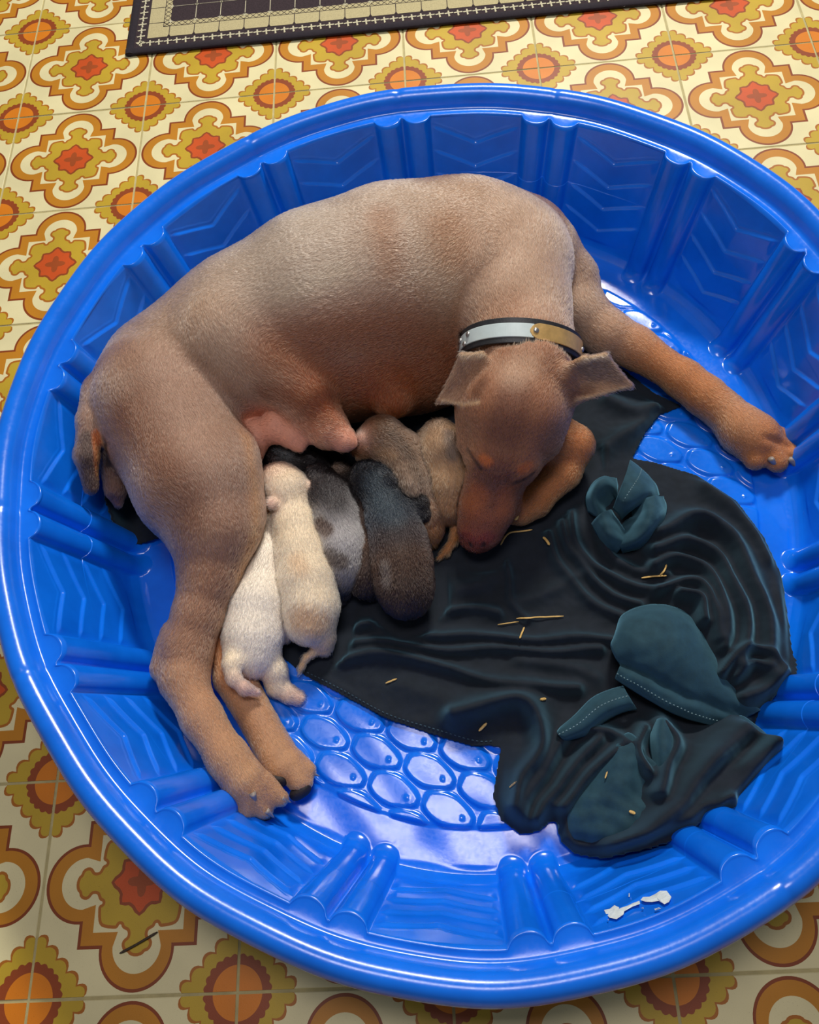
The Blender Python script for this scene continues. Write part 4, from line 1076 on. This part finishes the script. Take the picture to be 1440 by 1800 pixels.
# ------------------------------------------------------------------ straw and torn sticker
SM = plain('straw', srgb(214, 176, 104), .6, .2, 200); SD = plain('dark_straw', srgb(64, 50, 36), .6, .2, 200)
def straw(pts, zf, r, label, mat=SM, group='straw bits on the dark cloth', nm='straw_piece'):
    P = []; fine = spline(pts, 5) if len(pts) > 2 else [tuple(np.array(pts[0]) + (np.array(pts[1]) - pts[0]) * t / 5) for t in range(6)]
    for (a, b) in fine: z = zf(a, b) if callable(zf) else zf; P.append(W(a, b, z + r + .0012))
    P = np.array(P)
    for _ in range(3): Q = P.copy(); P[1:-1, 2] = np.maximum(P[1:-1, 2], .5 * (Q[:-2, 2] + Q[2:, 2]))
    v = []; c0 = P.mean(0)
    for i, p in enumerate(P):
        e = P[min(i + 1, len(P) - 1)] - P[max(i - 1, 0)]; e /= np.linalg.norm(e) + 1e-9; s_ = np.cross(e, [0, 0, 1]); s_ /= np.linalg.norm(s_) + 1e-9; u_ = np.cross(s_, e)
        rr = r * (.45 if i in (0, len(P) - 1) else 1)
        for k in range(6): v.append(p + (s_ * math.cos(k * math.pi / 3) * 1.3 + u_ * math.sin(k * math.pi / 3) * .6) * rr - c0)
    f = [tuple(map(int, q)) for q in grid_faces(len(P), 6, True)] + [tuple(range(6)), tuple(len(v) - 1 - k for k in range(6))]
    o = link(nm, mesh(nm, v, f), mat, None, True); o.location = c0
    tag(o, label, 'straw', group)
    return o
straw([(880, 958), (888, 944), (898, 936), (916, 934), (936, 931)], cz, .0009, 'bent golden straw lying right beside the dog\'s nose')
straw([(905, 914), (910, 905)], lambda a, b: .052, .0022, 'plump straw husk between the dog\'s muzzle and folded foreleg')
straw([(955, 944), (961, 950), (966, 958)], cz, .0014, 'short chip of straw right of the dog\'s nose, below the folded leg')
straw([(908, 1087), (940, 1086), (991, 1083)], cz, .0008, 'longest straight straw, lying level in the middle of the dark cloth')
straw([(875, 1098), (912, 1093)], cz, .0006, 'thin straw just left of the longest straight one')
straw([(914, 1122), (918, 1112), (922, 1102)], cz, .0009, 'upright short straw just below the longest straight one')
straw([(1128, 1016), (1150, 1013), (1172, 1012)], cz, .0009, 'straw lying level below the crumpled knot of cloth')
straw([(1160, 1012), (1168, 1003), (1172, 992)], cz, .0009, 'small straw standing up from the level one below the knot')
straw([(678, 1201), (698, 1193)], cz, .0009, 'pale straw near the stitched left hem of the cloth')
straw([(842, 1285), (856, 1271)], cz, .0013, 'short straw on the hem just above the bare fish pattern')
straw([(950, 1230), (960, 1228)], cz, .0014, 'orange straw chip on the rolled fold above the fish pattern')
straw([(1106, 1426), (1117, 1430)], lambda a, b: .062, .0014, 'orange husk on the rounded pouch fold at the bottom of the cloth')
straw([(1294, 1270), (1298, 1282)], lambda a, b: .047, .0009, 'golden straw stuck at the lower right corner fold of the cloth')
straw([(896, 1384), (908, 1374)], cz, .0008, 'tiny curved straw on the dark fold overlapping the fish pattern')
straw([(1064, 1368), (1068, 1356)], lambda a, b: .060, .0007, 'tiny pale straw at the top of the rounded pouch fold')
pr = lambda a, b: .03
straw([(205, 1126), (216, 1134), (228, 1142)], lambda a, b: .034, .0009, 'thin dark straw on the blue pool wall beside the hock', SD, 'loose dark straws')
straw([(210, 1676), (240, 1660), (277, 1638)], 0.0, .0010, 'long dark straw on the floor tile left of the pool', SD, 'loose dark straws')

def build_residue():
    m = plain('torn_paper', srgb(222, 232, 232), .8, .12, 120, .0008, 300)
    rg = random.Random(7); v = []; f = []
    def wall_z(px, py):
        z = .06
        for _ in range(25):
            p = W(px, py, z); th = math.atan2(p[1] - PC[1], p[0] - PC[0]); r = math.hypot(p[0] - PC[0], p[1] - PC[1]) - float(pool_dr(np.array(th)))
            zz = FZ + .014 + max(0, r - .450) / (.5027 - .450) * (.1735 - .0262); z = z + .35 * (min(zz, .17) - z)
        return z
    def scrap(poly, lift):
        k = len(v); c = np.mean(poly, 0)
        for (a, b) in poly: p = W(a, b, wall_z(a, b) + .0055); v.append(p + np.array([0, .3, 1.]) * (lift + rg.uniform(0, .0016)))
        p = W(c[0], c[1], wall_z(*c) + .0055); v.append(p + np.array([0, .3, 1.]) * (lift + .0025))
        n_ = len(poly)
        for i in range(n_): f.append((k + i, k + (i + 1) % n_, k + n_))
    for poly in ([(1062, 1600), (1072, 1598), (1080, 1592), (1090, 1596), (1098, 1600), (1096, 1608), (1084, 1616), (1072, 1614), (1066, 1608)], [(1090, 1597), (1104, 1592), (1112, 1588), (1124, 1584), (1125, 1590), (1112, 1594), (1098, 1602)],
                 [(1126, 1583), (1130, 1578), (1142, 1577), (1152, 1572), (1160, 1567), (1172, 1566), (1180, 1578), (1176, 1586), (1168, 1590), (1158, 1584), (1146, 1586), (1134, 1586)], [(1150, 1598), (1158, 1596), (1162, 1598), (1152, 1601)], [(1126, 1597), (1131, 1595), (1132, 1598)], [(1067, 1617), (1070, 1616), (1070, 1619)], [(1105, 1571), (1107, 1571), (1107, 1577), (1105, 1577)]):
        scrap(poly, .0004); 
    o = link('sticker_residue', mesh('sticker_residue', v, f), m, pool); o['label'] = 'torn white paper residue of a sticker'
build_residue()
